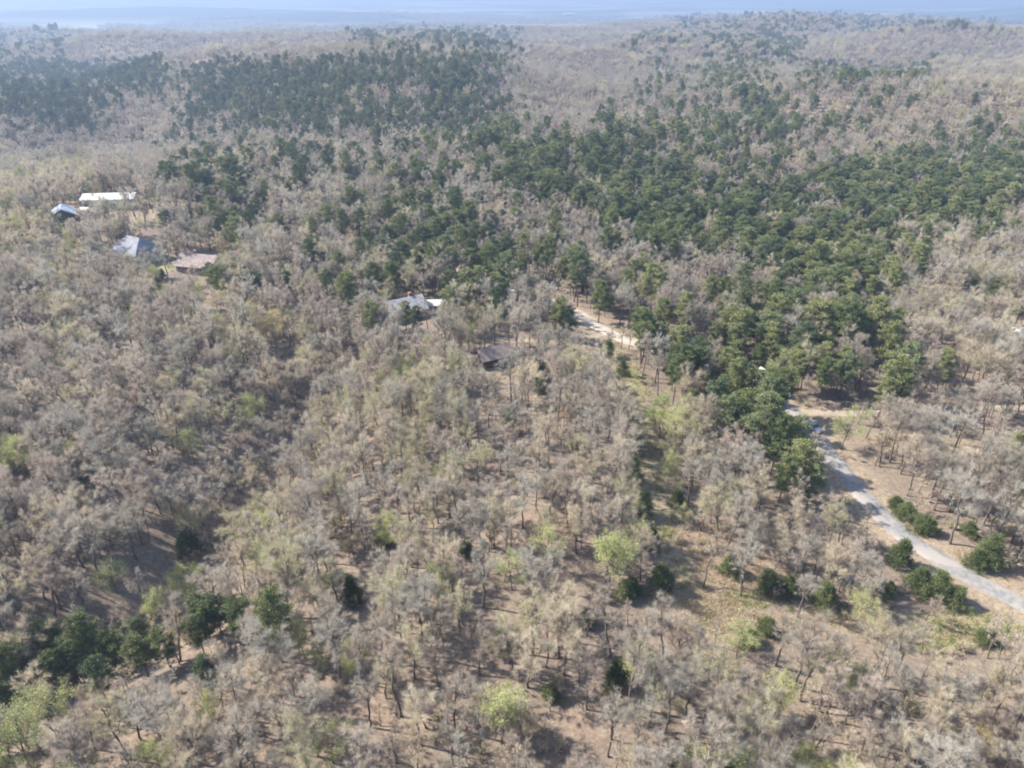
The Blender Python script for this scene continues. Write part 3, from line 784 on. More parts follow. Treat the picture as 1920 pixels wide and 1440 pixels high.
# ------------------------------------------------------------------ what grows where
MAP = [  # 0 clearing, 1 bare, 2 tan, 3 olive, 4 yellow green, 5 few pines, 6 half pines, 7 pines, 8 sparse, 9 houses
    [1, 1, 1, 1, 1, 1, 1, 1, 1, 1, 1, 1, 1, 1, 1, 1, 1, 1, 1, 1, 1, 5, 5, 5, 5, 5, 5, 5, 5, 5, 5, 1],
    [5, 5, 1, 8, 8, 1, 8, 8, 8, 1, 1, 6, 6, 6, 6, 6, 1, 1, 1, 1, 5, 1, 5, 6, 6, 1, 1, 1, 1, 1, 1, 1],
    [7, 7, 7, 7, 7, 5, 7, 7, 7, 7, 7, 7, 7, 7, 7, 5, 1, 1, 1, 1, 5, 5, 6, 6, 1, 6, 6, 6, 6, 2, 2, 2],
    [7, 7, 7, 5, 1, 5, 7, 7, 7, 7, 7, 7, 7, 7, 7, 6, 5, 1, 1, 5, 5, 5, 5, 7, 6, 6, 6, 5, 2, 2, 5, 2],
    [1, 1, 1, 1, 1, 5, 5, 5, 5, 5, 5, 5, 5, 6, 6, 7, 6, 7, 7, 7, 6, 6, 6, 6, 6, 5, 5, 2, 5, 6, 6, 6],
    [3, 4, 3, 1, 1, 5, 6, 6, 5, 5, 5, 5, 5, 6, 6, 6, 7, 7, 6, 7, 7, 7, 7, 6, 6, 7, 7, 7, 7, 7, 7, 7],
    [4, 3, 9, 9, 9, 9, 6, 6, 5, 5, 5, 5, 6, 6, 6, 6, 6, 7, 7, 7, 7, 7, 7, 7, 7, 6, 7, 7, 7, 7, 7, 6],
    [4, 4, 1, 1, 9, 5, 4, 5, 5, 5, 5, 5, 6, 6, 6, 6, 5, 5, 5, 5, 7, 7, 7, 7, 7, 7, 7, 6, 6, 5, 5, 2],
    [1, 3, 3, 4, 4, 9, 9, 5, 5, 5, 5, 5, 5, 6, 6, 6, 5, 6, 6, 5, 5, 1, 1, 6, 7, 7, 7, 7, 5, 2, 2, 2],
    [1, 3, 3, 1, 3, 1, 4, 4, 4, 5, 5, 5, 9, 9, 5, 1, 1, 1, 6, 6, 1, 1, 6, 6, 6, 6, 7, 5, 2, 2, 2, 2],
    [1, 1, 3, 1, 1, 1, 1, 3, 4, 4, 1, 5, 5, 5, 4, 1, 8, 1, 0, 6, 7, 7, 7, 7, 6, 6, 7, 7, 2, 2, 2, 2],
    [1, 1, 1, 3, 1, 1, 1, 1, 1, 1, 1, 1, 4, 4, 4, 8, 2, 2, 2, 0, 2, 7, 7, 7, 7, 6, 6, 1, 5, 1, 1, 2],
    [1, 1, 1, 1, 1, 1, 3, 4, 3, 1, 1, 2, 2, 2, 2, 2, 5, 1, 1, 0, 0, 2, 7, 7, 7, 5, 1, 5, 1, 1, 1, 1],
    [1, 1, 1, 1, 1, 3, 1, 1, 1, 3, 2, 2, 2, 2, 2, 2, 2, 2, 2, 1, 0, 2, 1, 7, 7, 0, 0, 1, 1, 1, 1, 0],
    [4, 1, 1, 1, 1, 1, 1, 1, 3, 2, 2, 2, 2, 2, 2, 2, 2, 2, 2, 5, 0, 2, 2, 2, 6, 0, 0, 2, 2, 2, 1, 1],
    [1, 1, 1, 1, 1, 1, 1, 3, 1, 2, 2, 2, 2, 2, 2, 2, 2, 2, 2, 1, 0, 2, 2, 2, 2, 2, 0, 0, 1, 1, 1, 1],
    [1, 1, 1, 1, 1, 8, 8, 4, 2, 2, 3, 2, 2, 2, 2, 8, 8, 8, 2, 1, 0, 8, 8, 2, 2, 2, 1, 0, 1, 5, 1, 1],
    [1, 3, 1, 4, 8, 8, 1, 2, 2, 2, 2, 2, 2, 2, 2, 2, 2, 2, 4, 1, 8, 0, 8, 2, 1, 1, 1, 1, 5, 0, 1, 1],
    [1, 1, 1, 1, 8, 4, 2, 2, 3, 3, 2, 2, 2, 2, 2, 2, 2, 2, 1, 1, 0, 0, 8, 8, 8, 8, 1, 1, 5, 5, 0, 0],
    [5, 1, 1, 1, 1, 1, 7, 7, 1, 3, 3, 2, 2, 2, 2, 2, 2, 2, 1, 1, 1, 0, 0, 0, 8, 8, 4, 1, 0, 0, 0, 0],
    [7, 7, 7, 7, 7, 7, 1, 1, 1, 1, 2, 2, 2, 2, 1, 1, 1, 1, 1, 1, 1, 1, 1, 5, 5, 2, 2, 2, 2, 2, 2, 2],
    [7, 7, 1, 1, 1, 1, 1, 1, 1, 1, 1, 8, 8, 8, 1, 1, 1, 1, 1, 1, 1, 1, 2, 2, 1, 1, 1, 1, 1, 2, 1, 2],
    [4, 3, 1, 1, 1, 1, 4, 1, 1, 1, 1, 8, 8, 1, 1, 4, 1, 1, 8, 1, 1, 1, 1, 1, 2, 2, 2, 2, 2, 2, 2, 2],
    [4, 3, 1, 1, 1, 4, 1, 1, 1, 1, 1, 3, 1, 1, 1, 1, 1, 1, 1, 1, 1, 5, 5, 1, 1, 2, 2, 2, 2, 2, 2, 2]]
CODE = {  # density, then shares of bare, budding, leafing, pine, cedar
    7: (0.98, .12, .05, .00, .81, .02), 6: (0.95, .44, .09, .01, .44, .02), 5: (0.94, .66, .12, .03, .165, .025),
    1: (0.97, .83, .10, .055, .001, .012), 2: (0.97, .55, .39, .04, .00, .008), 3: (0.95, .42, .36, .22, .00, .008),
    4: (0.92, .34, .26, .38, .00, .02), 8: (0.60, .72, .22, .02, .00, .04), 0: (0.03, .60, .30, .00, .00, .10),
    9: (0.30, .60, .20, .10, .00, .10)}
KN = ['bare_tree', 'budding_tree', 'leafing_tree', 'pine_tree', 'cedar_tree']

def code_at(px, py):
    i = min(max(int(px // 60), 0), 31); j = min(max(int(py // 60), 0), 23)
    return MAP[j][i]

KEEP_EXTRA = [ground_at(818, 600), ground_at(824, 616), ground_at(122, 428), ground_at(128, 440), ground_at(928, 702), ground_at(922, 720), ground_at(940, 712), ground_at(918, 738), ground_at(990, 690)]
TREES = []   # (kind, variant, x, y, scale, zscale, rot, note)
KEEP_OUT = []   # (x, y, radius)
TAKEN = []

for k, r_ in dict(barn=14, blue=8, hut=6, grey=10, brown=9, pale=8, shed=5, cabin=6, edge=8, pinehouse=3).items():
    KEEP_OUT.append((*BUILD_G[k], r_))
    # a gap towards the camera so that the building shows
    x, y = BUILD_G[k]; d = math.hypot(x, y)
    for s in (4,):
        KEEP_OUT.append((x - x / d * (r_ * 0.6 + s), y - y / d * (r_ * 0.6 + s), r_ * (0.75 if k not in ('cabin', 'pinehouse') else 0.45)))

for q in KEEP_EXTRA: KEEP_OUT.append((q[0], q[1], 4.5))

def special(kind, var, px, py, scale, zs=1.0, rot=None, note=None, clear=2.6):
    """a tree whose crown middle shows at this pixel of the photograph"""
    h = KINDS[kind][var][2] * scale * zs
    lift = h * (0.6 if kind not in ('cedar_tree',) else 0.45)
    x, y = ground_at(px, py, lift)
    TREES.append((kind, var, x, y, scale, zs, rot if rot is not None else (px * 1.7 + py) % 6.28, note))
    TAKEN.append((x, y, clear * scale))
    d = math.hypot(x, y)
    if (note or kind == 'pine_tree') and d < 320:
        dep = math.atan2(CAM_H, d)
        reach = max(0.0, 13.0 - h * (0.30 if kind == 'cedar_tree' else 0.55 if kind == 'pine_tree' else 0.45)) / math.tan(dep)
        for q in np.arange(2.5, reach, 2.0):
            TAKEN.append((x - x / d * q, y - y / d * q, 2.3 if kind == 'leafing_tree' else 1.9))

S = special
# yellow-green trees
S('leafing_tree', 0, 1147, 1042, .92, 1.1, note="lime green tree alone among grey crowns left of the clearing")
S('leafing_tree', 0, 940, 1338, .80, 1.1, note="lime green tree with slanting crown near the forked dead trunk")
S('leafing_tree', 0, 291, 1136, .62, 1.2, note="narrow bright lime tree above the dark gully pines")
S('leafing_tree', 1, 345, 1092, .80, 1.0, note="rounded lime tree just uphill of the narrow lime tree")
S('leafing_tree', 3, 207, 1078, .75, .8, note="low spreading soft green tree across the gully")
S('leafing_tree', 1, 1243, 775, 1.0, 1.0, note="lime and green leafy tree beside the grass track")
S('leafing_tree', 3, 1268, 800, .95, 1.0, note="darker green leafy tree next to the track's lime tree")
S('leafing_tree', 0, 1258, 870, .55, 1.2, note="narrow green sapling at the grass track's right edge")
S('leafing_tree', 4, 512, 612, 1.05, 1.0, note="broad amber tree among the grey left woods")
S('leafing_tree', 1, 36, 852, 1.05, .8, note="bright lime crown at the left picture edge")
S('leafing_tree', 0, 562, 1192, .45, 1.5, note="slim lime sapling right of the lone tall pine")
S('leafing_tree', 0, 1465, 1296, .62, 1.1, note="upright lime tree in the lower right woods")
S('leafing_tree', 1, 1602, 1272, .52, 1.0, note="small lime tree right of the upright lime one")
S('leafing_tree', 2, 1636, 1158, .55, 1.0, note="soft green tree below the clearing's cedars")
S('leafing_tree', 2, 1390, 1190, .60, 1.1, note="soft green tree left of the sprawling dark shrub")
S('leafing_tree', 1, 880, 632, .75, 1.0, note="round lime tree left of the brown cabin")
S('leafing_tree', 2, 800, 662, .95, 1.0, note="soft green tree below the pale grey house")
S('leafing_tree', 2, 845, 692, .95, 1.0, note="soft green tree below the round lime tree")
S('leafing_tree', 3, 470, 765, .80, 1.0, note="soft green tree in the grey woods under the amber tree")
S('leafing_tree', 3, 355, 830, .75, 1.0, note="soft green tree on the grey slope above the gully")
S('leafing_tree', 3, 30, 1385, 1.0, 1.0, note="soft green tree in the lower left corner")
S('leafing_tree', 3, 80, 1330, .9, 1.0, note="soft green tree below the gully pines at the left")
S('leafing_tree', 0, 392, 1330, .5, 1.2, note="slim lime sapling below the gully pines")
S('leafing_tree', 1, 290, 1420, .62, 1.0, note="lime bush-like tree on the bottom edge at the left")
S('leafing_tree', 4, 625, 968, .72, .8, note="low amber tree on the tan slope")
S('leafing_tree', 4, 660, 1020, .5, .8, note="small amber tree just below the low amber one")
S('leafing_tree', 2, 490, 1050, .8, 1.0, note="soft green tree above the lone tall pine")
S('leafing_tree', 1, 205, 1000, .6, .9, note="lime tree on the gully's far bank")
S('leafing_tree', 2, 490, 950, .62, 1.1, note="soft green tree at the head of the gully")
S('leafing_tree', 2, 150, 300, 1.0, 1.0, note="soft green tree behind the white barn")
S('leafing_tree', 1, 30, 425, 1.0, 1.0, note="lime tree at the left edge below the barn")
S('leafing_tree', 1, 60, 345, 1.0, 1.0, note="lime tree left of the white barn")
S('leafing_tree', 4, 85, 400, .9, 1.0, note="amber tree at the blue roof's left end")
S('leafing_tree', 1, 428, 442, .8, .9, note="lime tree right of the grey hip roof")
S('leafing_tree', 1, 375, 555, .9, 1.0, note="lime tree below the brown roofed house")
S('leafing_tree', 2, 420, 550, .8, 1.0, note="soft green tree below the brown roofed house")
S('leafing_tree', 1, 135, 470, .7, 1.0, note="lime tree in front of the grey hip roof")
S('leafing_tree', 1, 1515, 1425, .55, 1.0, note="lime crown on the bottom edge at the right")
S('leafing_tree', 2, 1590, 795, .85, 1.0, note="soft green tree beside the silver car on the road")
S('leafing_tree', 2, 1460, 690, .95, 1.0, note="soft green tree at the edge of the dark pine grove")
S('leafing_tree', 2, 960, 1060, .7, 1.0, note="soft green tree in the pale central woods")
S('leafing_tree', 4, 370, 560, .6, 1.0, note="amber tree below the brown roofed house")
# pines of the gully
for v, px, py, s in ((0, 40, 1225, .8), (2, 82, 1195, .82), (4, 128, 1235, .8), (1, 170, 1215, .72), (2, 212, 1218, .85), (4, 258, 1190, .80), (0, 262, 1225, .78), (2, 305, 1210, .80),
                     (4, 12, 1290, .85), (2, -30, 1260, .9), (0, 95, 1255, .75), (2, 385, 1165, .82), (0, 372, 1188, .7), (4, 440, 1148, .85), (2, 455, 1160, .8), (1, 405, 1150, .7)):
    S('pine_tree', v, px, py, s * .80, .88, clear=2.2)
S('pine_tree', 3, 512, 1165, .82, 1.05, note="lone tall pine with bare lower trunk above the gully")
for v, px, py, s in ((2, 1295, 1428, .5), (0, 1345, 1440, .52), (4, 1400, 1440, .55), (2, 1440, 1450, .5)):
    S('cedar_tree', v % 3, px, py + 8, s * 2.2, .85)
for v, px, py, s in ((3, 1310, 1425, .5), (2, 1375, 1432, .5), (3, 1430, 1440, .45)):
    S('leafing_tree', v, px, py, s, .9)
# bushes along the grass track
for px, py in ((1186, 700), (1203, 735), (1222, 790), (1236, 838), (1262, 905), (1278, 960)):
    S('leafing_tree', 3 if px % 2 else 2, px + 6, py, .36, 1.0)
for px, py, s in ((1158, 722, .8), (1178, 775, .8), (1188, 885, .9), (1205, 945, .9), (1222, 1010, .85), (1240, 1085, 1.0), (1168, 690, .7)):
    S('cedar_tree', (px // 7) % 3, px, py, s, 1.0)
for v, px, py, s in ((2, 1498, 872, .9), (0, 1458, 828, .9), (4, 1524, 900, .72), (1, 1432, 795, 1.0), (2, 1400, 775, .95), (0, 1470, 895, .75), (4, 1345, 755, 1.0), (2, 1412, 735, .95), (0, 1380, 720, 1.0)):
    S('pine_tree', v, px, py, s)
for v, px, py, s in ((1, 1085, 515, 1.0), (0, 1135, 460, 1.0), (2, 1125, 560, .9), (0, 920, 495, 1.0), (2, 880, 500, .95), (1, 950, 515, 1.0), (2, 655, 545, .95), (0, 760, 590, .6), (0, 780, 600, .6),
                     (2, 1050, 590, .8), (4, 1065, 600, .75), (2, 1665, 645, 1.0), (0, 1685, 720, 1.0), (1, 1700, 690, .95), (2, 1770, 690, .8), (2, 1865, 548, .75), (0, 1820, 545, .55), (0, 1700, 470, 1.0), (2, 1720, 490, 1.0),
                     (0, 395, 520, .7), (2, 700, 520, .8)):
    S('pine_tree', v, px, py, s)
# cedars and dark evergreen shrubs
for v, px, py, s, zs, nt_ in ((1, 1440, 1092, 1.05, .75, "dark cedar at the left of the clearing's row"), (0, 1480, 1100, 1.1, .8, "middle dark cedar of the clearing's row"), (1, 1545, 1115, 1.15, .72, "round dark cedar casting a shadow on the clearing"),
                             (1, 1760, 1100, 1.3, .75, "large dark cedar shading the grey road's lower end"), (0, 1725, 1090, 1.3, .8, "green cedar left of the large roadside cedar"), (1, 1795, 1120, 1.0, .7, "low cedar at the large roadside cedar's foot"),
                             (2, 1700, 960, 1.1, .85, "dark cedar on the grey road's far verge"), (2, 1735, 985, 1.25, .8, "broad dark cedar on the grey road's far verge"), (2, 1680, 945, .9, .9, "small cedar where the far verge begins"),
                             (1, 1860, 1035, 1.4, .8, "large grey green cedar on the road's far bank"), (0, 1830, 1050, 1.0, .9, "cedar leaning out over the road's far bank"),
                             (2, 1405, 1195, 1.0, .75, "sprawling dark shrub in the clearing"), (2, 1440, 1175, 1.0, .7, "dark shrub joined to the sprawling shrub's right"), (0, 1172, 1108, 1.0, .8, "dark cedar under the lime tree by the clearing"), (2, 1185, 1100, 1.0, .8, "low cedar beside the dark one under the lime tree"),
                             (1, 1190, 828, 1.25, .8, "dark cedar on the grass track's left edge"), (0, 1018, 700, 1.2, .9, "dark cedar in the woods above the track"), (2, 1015, 725, 1.1, .8, "low dark cedar under the one above the track"),
                             (2, 1665, 1105, .8, 1.0, "small cedar among grey trees by the road"), (0, 1370, 1060, 1.0, .9, "dull green cedar at the clearing's top edge"), (0, 1690, 1040, 1.2, 1.0, "bright green cedar on the road's near verge"),
                             (1, 1045, 585, 1.0, 1.1, "brown green cedar left of the gravel road bend"), (1, 1905, 840, 1.3, .9, "dark cedar by the dirt lane at the right edge"), (0, 660, 1110, 1.0, 1.2, "green cedar on the tan slope"),
                             (2, 875, 1030, .8, .9, "small dark cedar near the red bare soil"), (2, 930, 1200, 1.1, .8, "dark shrub in the lower central woods"), (2, 1098, 1160, .7, 1.1, "small dark cedar below the lime tree"),
                             (0, 350, 1020, 1.5, .8, "dull green cedar in the gully"), (0, 1270, 935, .9, .9, "green shrub on the grass track's right edge"), (1, 1140, 655, 1.2, .7, "green shrubs where the track leaves the gravel road"),
                             (0, 1850, 1195, .9, .7, "dark scrubby cedar on the yellow grass")):
    S('cedar_tree', v, px, py, s * .86, zs, note=nt_, clear=1.6)
# trees that stand out by their dark trunks
S('bare_tree', 5, 1105, 1275, .80, 1.0, note="forked dead tree with thick dark trunk", clear=6.5)
S('bare_tree', 2, 645, 880, .95, 1.0, rot=2.0, note="leaning bare tree with long dark trunk on the tan slope", clear=3.5)
S('bare_tree', 8, 742, 1265, .9, 1.0, note="straight bare tree over red leaf litter", clear=3.0)
S('bare_tree', 3, 685, 1300, .8, 1.0, note="crooked dark trunked tree left of the red litter", clear=3.0)
S('bare_tree', 6, 1508, 1110, .62, 1.0, note="pale bare tree standing alone on the clearing", clear=3.0)
S('bare_tree', 5, 1745, 1140, .55, .8, note="small bare tree in front of the large roadside cedar", clear=2.0)
S('bare_tree', 1, 430, 1380, .95, 1.0, note="dark limbed bare tree near the bottom left", clear=3.0)
S('bare_tree', 4, 160, 1010, 1.05, 1.0, note="big ash grey tree with spreading limbs across the gully", clear=3.5)
S('bare_tree', 0, 1400, 880, .9, 1.0, note="bare tree with clean trunk left of the grey road", clear=3.0)
S('bare_tree', 7, 1240, 690, .9, 1.0, note="pale rounded tree right of the grass track", clear=2.5)

def scatter(seed, r0, r1, s, size):
    g = np.random.default_rng(seed)
    xs = np.arange(-r1, r1, s); ys = np.arange(20, r1, s)
    X, Y = np.meshgrid(xs, ys)
    X = (X + (np.arange(len(ys)) % 2)[:, None] * s * 0.5 + g.uniform(-.42, .42, X.shape) * s).ravel(); Y = (Y + g.uniform(-.42, .42, Y.shape) * s).ravel()
    rr = np.hypot(X, Y)
    k = (rr >= r0) & (rr < r1)
    X, Y = X[k], Y[k]
    Z = hgt(X, Y)
    px, py, f = project(X, Y, Z + 7.5)
    k = (px > -420) & (px < 2340) & (py > -60) & (py < 1760) & (Z > -190)
    X, Y, Z, px, py, rr = X[k], Y[k], Z[k], px[k], py[k], np.hypot(X[k], Y[k])
    jx, jy = px + g.normal(0, 14, len(px)), py + g.normal(0, 11, len(px)) * np.clip(rr, 100, 900) ** -0.35 * 8
    gx, gy, gf = project(X, Y, Z)
    cx_, cy_, _ = project(X, Y, Z + 9.5)
    lx, ly, _ = project(X, Y, Z + 5.0)
    hide = np.zeros(len(X), bool)
    for pts_, w_ in ((ROAD[1:8], 46), (ROAD[7:10], 26), (ROAD[14:17], 25), (TRACK[:4], 24), (TRACK[3:], 33), (DRIVES[0][1:7], 9), (DRIVES[1], 10)):
        hide |= (seg_dist(cx_, cy_, pts_) < w_) | (seg_dist(lx, ly, pts_) < w_ * 0.6)
    dg = seg_dist(X, Y, GULLY); dr = seg_dist(X, Y, ROAD_G); dt = seg_dist(X, Y, TRACK_G)
    dd = np.min([seg_dist(X, Y, d) for d in DRIVES_G], 0)
    out = []
    u = g.random((len(X), 4))
    gap = np.sin(X / 9.1 + 1.7 * np.sin(Y / 13.0)) * np.cos(Y / 11.3 + 1.3 * np.sin(X / 17.0)) + 0.5 * np.sin(X / 4.3 - Y / 5.9)
    band = np.sin((X + 1.6 * Y) / 47.0 + 1.5 * np.sin(X / 60.0)) * 0.7 + 0.6 * np.sin((X - Y) / 33.0 + np.sin(Y / 41.0))
    patch = np.sin(X / 310.0 + 2 * np.sin(Y / 700.0)) + np.sin(Y / 260.0 + X / 900.0)
    big = 1.0 + 0.13 * np.sin(X / 14.0 + Y / 23.0) * np.cos(Y / 19.0 - X / 31.0)
    for i in range(len(X)):
        if r0 < 600:
            if hide[i] and u[i, 3] > 0.08: continue
            if dr[i] < (4.6 if rr[i] < 260 else 5.5) or dt[i] < 2.9 or dd[i] < 2.6: continue
            if dg[i] < 3.0 and u[i, 3] > 0.45: continue
            if any((X[i] - a) ** 2 + (Y[i] - b) ** 2 < c * c for a, b, c in KEEP_OUT): continue
            if any((X[i] - a) ** 2 + (Y[i] - b) ** 2 < c * c for a, b, c in TAKEN): continue
        ck = code_at(jx[i], jy[i])
        if ck in (6, 7) and band[i] < (-0.85 if ck == 7 else -0.2): ck = 5
        cd = CODE[ck]
        if r0 >= 2600 and patch[i] < 0.1: continue
        if code_at(gx[i], gy[i]) == 0 and u[i, 3] > 0.35: continue
        if u[i, 0] > cd[0] * (1.0 if gap[i] > -0.55 or r0 >= 430 else 0.66): continue
        kn = int(np.searchsorted(np.cumsum(cd[1:]) / sum(cd[1:]), u[i, 1]))
        out.append((KN[min(kn, 4)], X[i], Y[i], u[i, 2], g.uniform(.70, 1.12) * big[i] * size * (0.86 if rr[i] < 130 and kn < 2 else 0.92), g.uniform(.9, 1.1), g.uniform(0, 6.28)))
    return out

near = scatter(1, 35, 430, 3.95, 0.93)
for kn, x, y, u, s, zs, rot in near:
    n = len(KINDS[kn])
    if kn == 'leafing_tree':
        var = 2 + int(u * 3) if u < 0.9 else int(u * 20) % 2
        s *= 0.8
        var = min(var, 3) if u < 0.75 else var
    else:
        var = int(u * n)
    TREES.append((kn, min(var, n - 1), x, y, s, zs, rot, None))
mid = scatter(2, 430, 1000, 5.6, 0.92)
far = scatter(3, 1000, 2600, 10.5, 0.92) + scatter(4, 2600, 5600, 24.0, 1.7)

# ------------------------------------------------------------------ trees one can tell apart, the rest as woods
ta = [(t, *[float(v) for v in project(t[2], t[3], float(hgt(t[2], t[3])) + KINDS[t[0]][t[1]][2] * t[4] * t[5] * 0.6)]) for t in TREES]
single, rest = [], {k: [] for k in KINDS}
for kn in KINDS:
    mine = [a for a in ta if a[0][0] == kn]
    seen = [a for a in mine if 0 < a[1] < 1920 and 0 < a[2] < 1455]
    seen.sort(key=lambda a: (a[0][7] is None, a[3]))
    pick = set(id(a) for a in seen[:290])
    single += [a for a in seen if id(a) in pick]
    rest[kn] += [a[0] for a in mine if id(a) not in pick]

LAND = [("white barn", 212, 372), ("blue roofed house", 124, 395), ("grey hip roofed house", 258, 462), ("brown roofed house", 380, 495), ("pale grey house", 762, 575), ("brown cabin", 930, 660),
        ("gravel road bend", 1130, 612), ("silver car on the road", 1522, 800), ("lone tall pine", 512, 1165), ("narrow lime tree", 291, 1136), ("low soft green gully tree", 207, 1078), ("lime tree by the clearing", 1147, 1042),
        ("slanting lime tree", 940, 1338), ("forked dead tree", 1105, 1290), ("track's dark cedar", 1190, 828), ("track's lime tree", 1243, 775), ("round clearing cedar", 1545, 1115), ("large roadside cedar", 1760, 1105),
        ("far verge cedar", 1735, 985), ("large far bank cedar", 1860, 1035), ("sprawling dark shrub", 1405, 1195), ("leaning dark trunk", 645, 890), ("amber tree in the woods", 512, 612), ("low amber tree", 625, 968),
        ("upright lime tree", 1465, 1296), ("soft green corner tree", 30, 1385), ("left edge lime crown", 36, 852), ("big ash grey tree", 160, 1010), ("dark limbed bare tree", 430, 1380), ("white shed", 824, 574),
        ("straight tree on red litter", 742, 1265), ("green cedar on tan slope", 660, 1110), ("round lime tree by cabin", 880, 632), ("right edge white roof", 1910, 636), ("soft green grey-slope tree", 355, 830), ("dirt lane's cedar", 1905, 840),
        ("small dark shrub in central woods", 930, 1200), ("bare trunk left of road", 1400, 890), ("soft green pale-woods tree", 960, 1060), ("pale roof among pines", 1440, 705), ("lower right lime crown", 1515, 1425)]
ORD = ["nearest", "second", "third", "fourth", "fifth", "sixth", "seventh", "eighth", "ninth", "tenth", "eleventh", "twelfth"]
WORD = {'bare_tree': "bare {} tree", 'budding_tree': "{} budding tree", 'leafing_tree': "{} leafing tree", 'pine_tree': "{} pine", 'cedar_tree': "{} cedar"}
CAT = {'bare_tree': "bare tree", 'budding_tree': "budding tree", 'leafing_tree': "leafing tree", 'pine_tree': "pine", 'cedar_tree': "cedar"}
GRP = {'bare_tree': "leafless trees of the wood", 'budding_tree': "tan and olive budding trees", 'leafing_tree': "trees in fresh leaf", 'pine_tree': "dark pines", 'cedar_tree': "cedars and evergreen shrubs"}
buckets = {}
for a in single:
    t, px, py, f = a
    if t[7]: continue
    best = min(LAND, key=lambda l: (l[1] - px) ** 2 + (l[2] - py) ** 2)
    dx, dy = px - best[1], py - best[2]
    side = ("right of" if dx > 0 else "left of") if abs(dx) > abs(dy) else ("below" if dy > 0 else "above")
    desc = WORD[t[0]].format(KINDS[t[0]][t[1]][3])
    buckets.setdefault((desc, side, best[0]), []).append((dx * dx + dy * dy, a))
labels = {}
for (desc, side, lm), lst in buckets.items():
    lst.sort(key=lambda q: q[0])
    for i, (_, a) in enumerate(lst):
        if len(lst) == 1: labels[id(a)] = f"only {desc} close {side} the {lm}"
        elif i < len(ORD): labels[id(a)] = f"{desc}, {ORD[i]} one {side} the {lm}"
        else: labels[id(a)] = f"{desc} farther out {side} the {lm}"
for a in single:
    t = a[0]
    kn, var, x, y, s, zs, rot, note = t
    e = bpy.data.objects.new(kn, None)
    e.empty_display_size = 0.5
    COL.objects.link(e)
    e.location = (x, y, float(hgt(x, y))); e.rotation_euler = (0, 0, rot); e.scale = (s, s, s * zs)
    tag(e, note or labels[id(a)], CAT[kn], GRP[kn])
    rec = KINDS[kn][var]
    link("trunk", rec[0], e); link("crown", rec[1], e)

# ------------------------------------------------------------------ woods past those trees: one object per kind of wood
def proto_mesh(rec, name):
    v1, f1 = rec[4].arrays(); v2, f2 = rec[5].arrays()
    return new_mesh(name, np.concatenate([v1, v2]), np.concatenate([f1, f2 + len(v1)]), [M[rec[6]], M[rec[7]]], [0] * len(f1) + [1] * len(f2))

def woods(name, protos, pts, label, cat):
    """pts: (x, y, proto index, scale, zscale, rot)"""
    col = bpy.data.collections.new(name + "_shapes")
    for i, me in enumerate(protos):
        col.objects.link(bpy.data.objects.new(f"{name}_shape_{i:02d}", me))
    P = np.array([p[:2] for p in pts]); Z = hgt(P[:, 0], P[:, 1])
    me = bpy.data.meshes.new(name)
    me.vertices.add(len(pts)); me.vertices.foreach_set("co", np.column_stack([P, Z]).astype(np.float32).ravel())
    a = me.attributes.new("pick", 'INT', 'POINT'); a.data.foreach_set("value", np.array([p[2] for p in pts], np.int32))
    a = me.attributes.new("turn", 'FLOAT_VECTOR', 'POINT'); a.data.foreach_set("vector", np.array([(0, 0, p[5]) for p in pts], np.float32).ravel())
    a = me.attributes.new("size", 'FLOAT_VECTOR', 'POINT'); a.data.foreach_set("vector", np.array([(p[3], p[3], p[3] * p[4]) for p in pts], np.float32).ravel())
    o = link(name, me)
    ng = bpy.data.node_groups.new(name, 'GeometryNodeTree')
    ng.interface.new_socket("Geometry", in_out='INPUT', socket_type='NodeSocketGeometry')
    ng.interface.new_socket("Geometry", in_out='OUTPUT', socket_type='NodeSocketGeometry')
    N, L = ng.nodes.new, ng.links.new
    gi, go = N("NodeGroupInput"), N("NodeGroupOutput")
    ci = N("GeometryNodeCollectionInfo"); ci.inputs[0].default_value = col; ci.inputs["Separate Children"].default_value = True; ci.inputs["Reset Children"].default_value = True
    ip = N("GeometryNodeInstanceOnPoints"); ip.inputs["Pick Instance"].default_value = True
    def attr(n, ty):
        x = N("GeometryNodeInputNamedAttribute"); x.data_type = ty; x.inputs[0].default_value = n
        return next(s for s in x.outputs if s.enabled and s.name == "Attribute")
    L(gi.outputs[0], ip.inputs["Points"]); L(ci.outputs[0], ip.inputs["Instance"])
    L(attr("pick", 'INT'), ip.inputs["Instance Index"])
    er = N("FunctionNodeEulerToRotation"); L(attr("turn", 'FLOAT_VECTOR'), er.inputs[0]); L(er.outputs[0], ip.inputs["Rotation"])
    L(attr("size", 'FLOAT_VECTOR'), ip.inputs["Scale"])
    L(ip.outputs[0], go.inputs[0])
    md = o.modifiers.new("woods", 'NODES'); md.node_group = ng
    return tag(o, label, cat, kind="stuff")

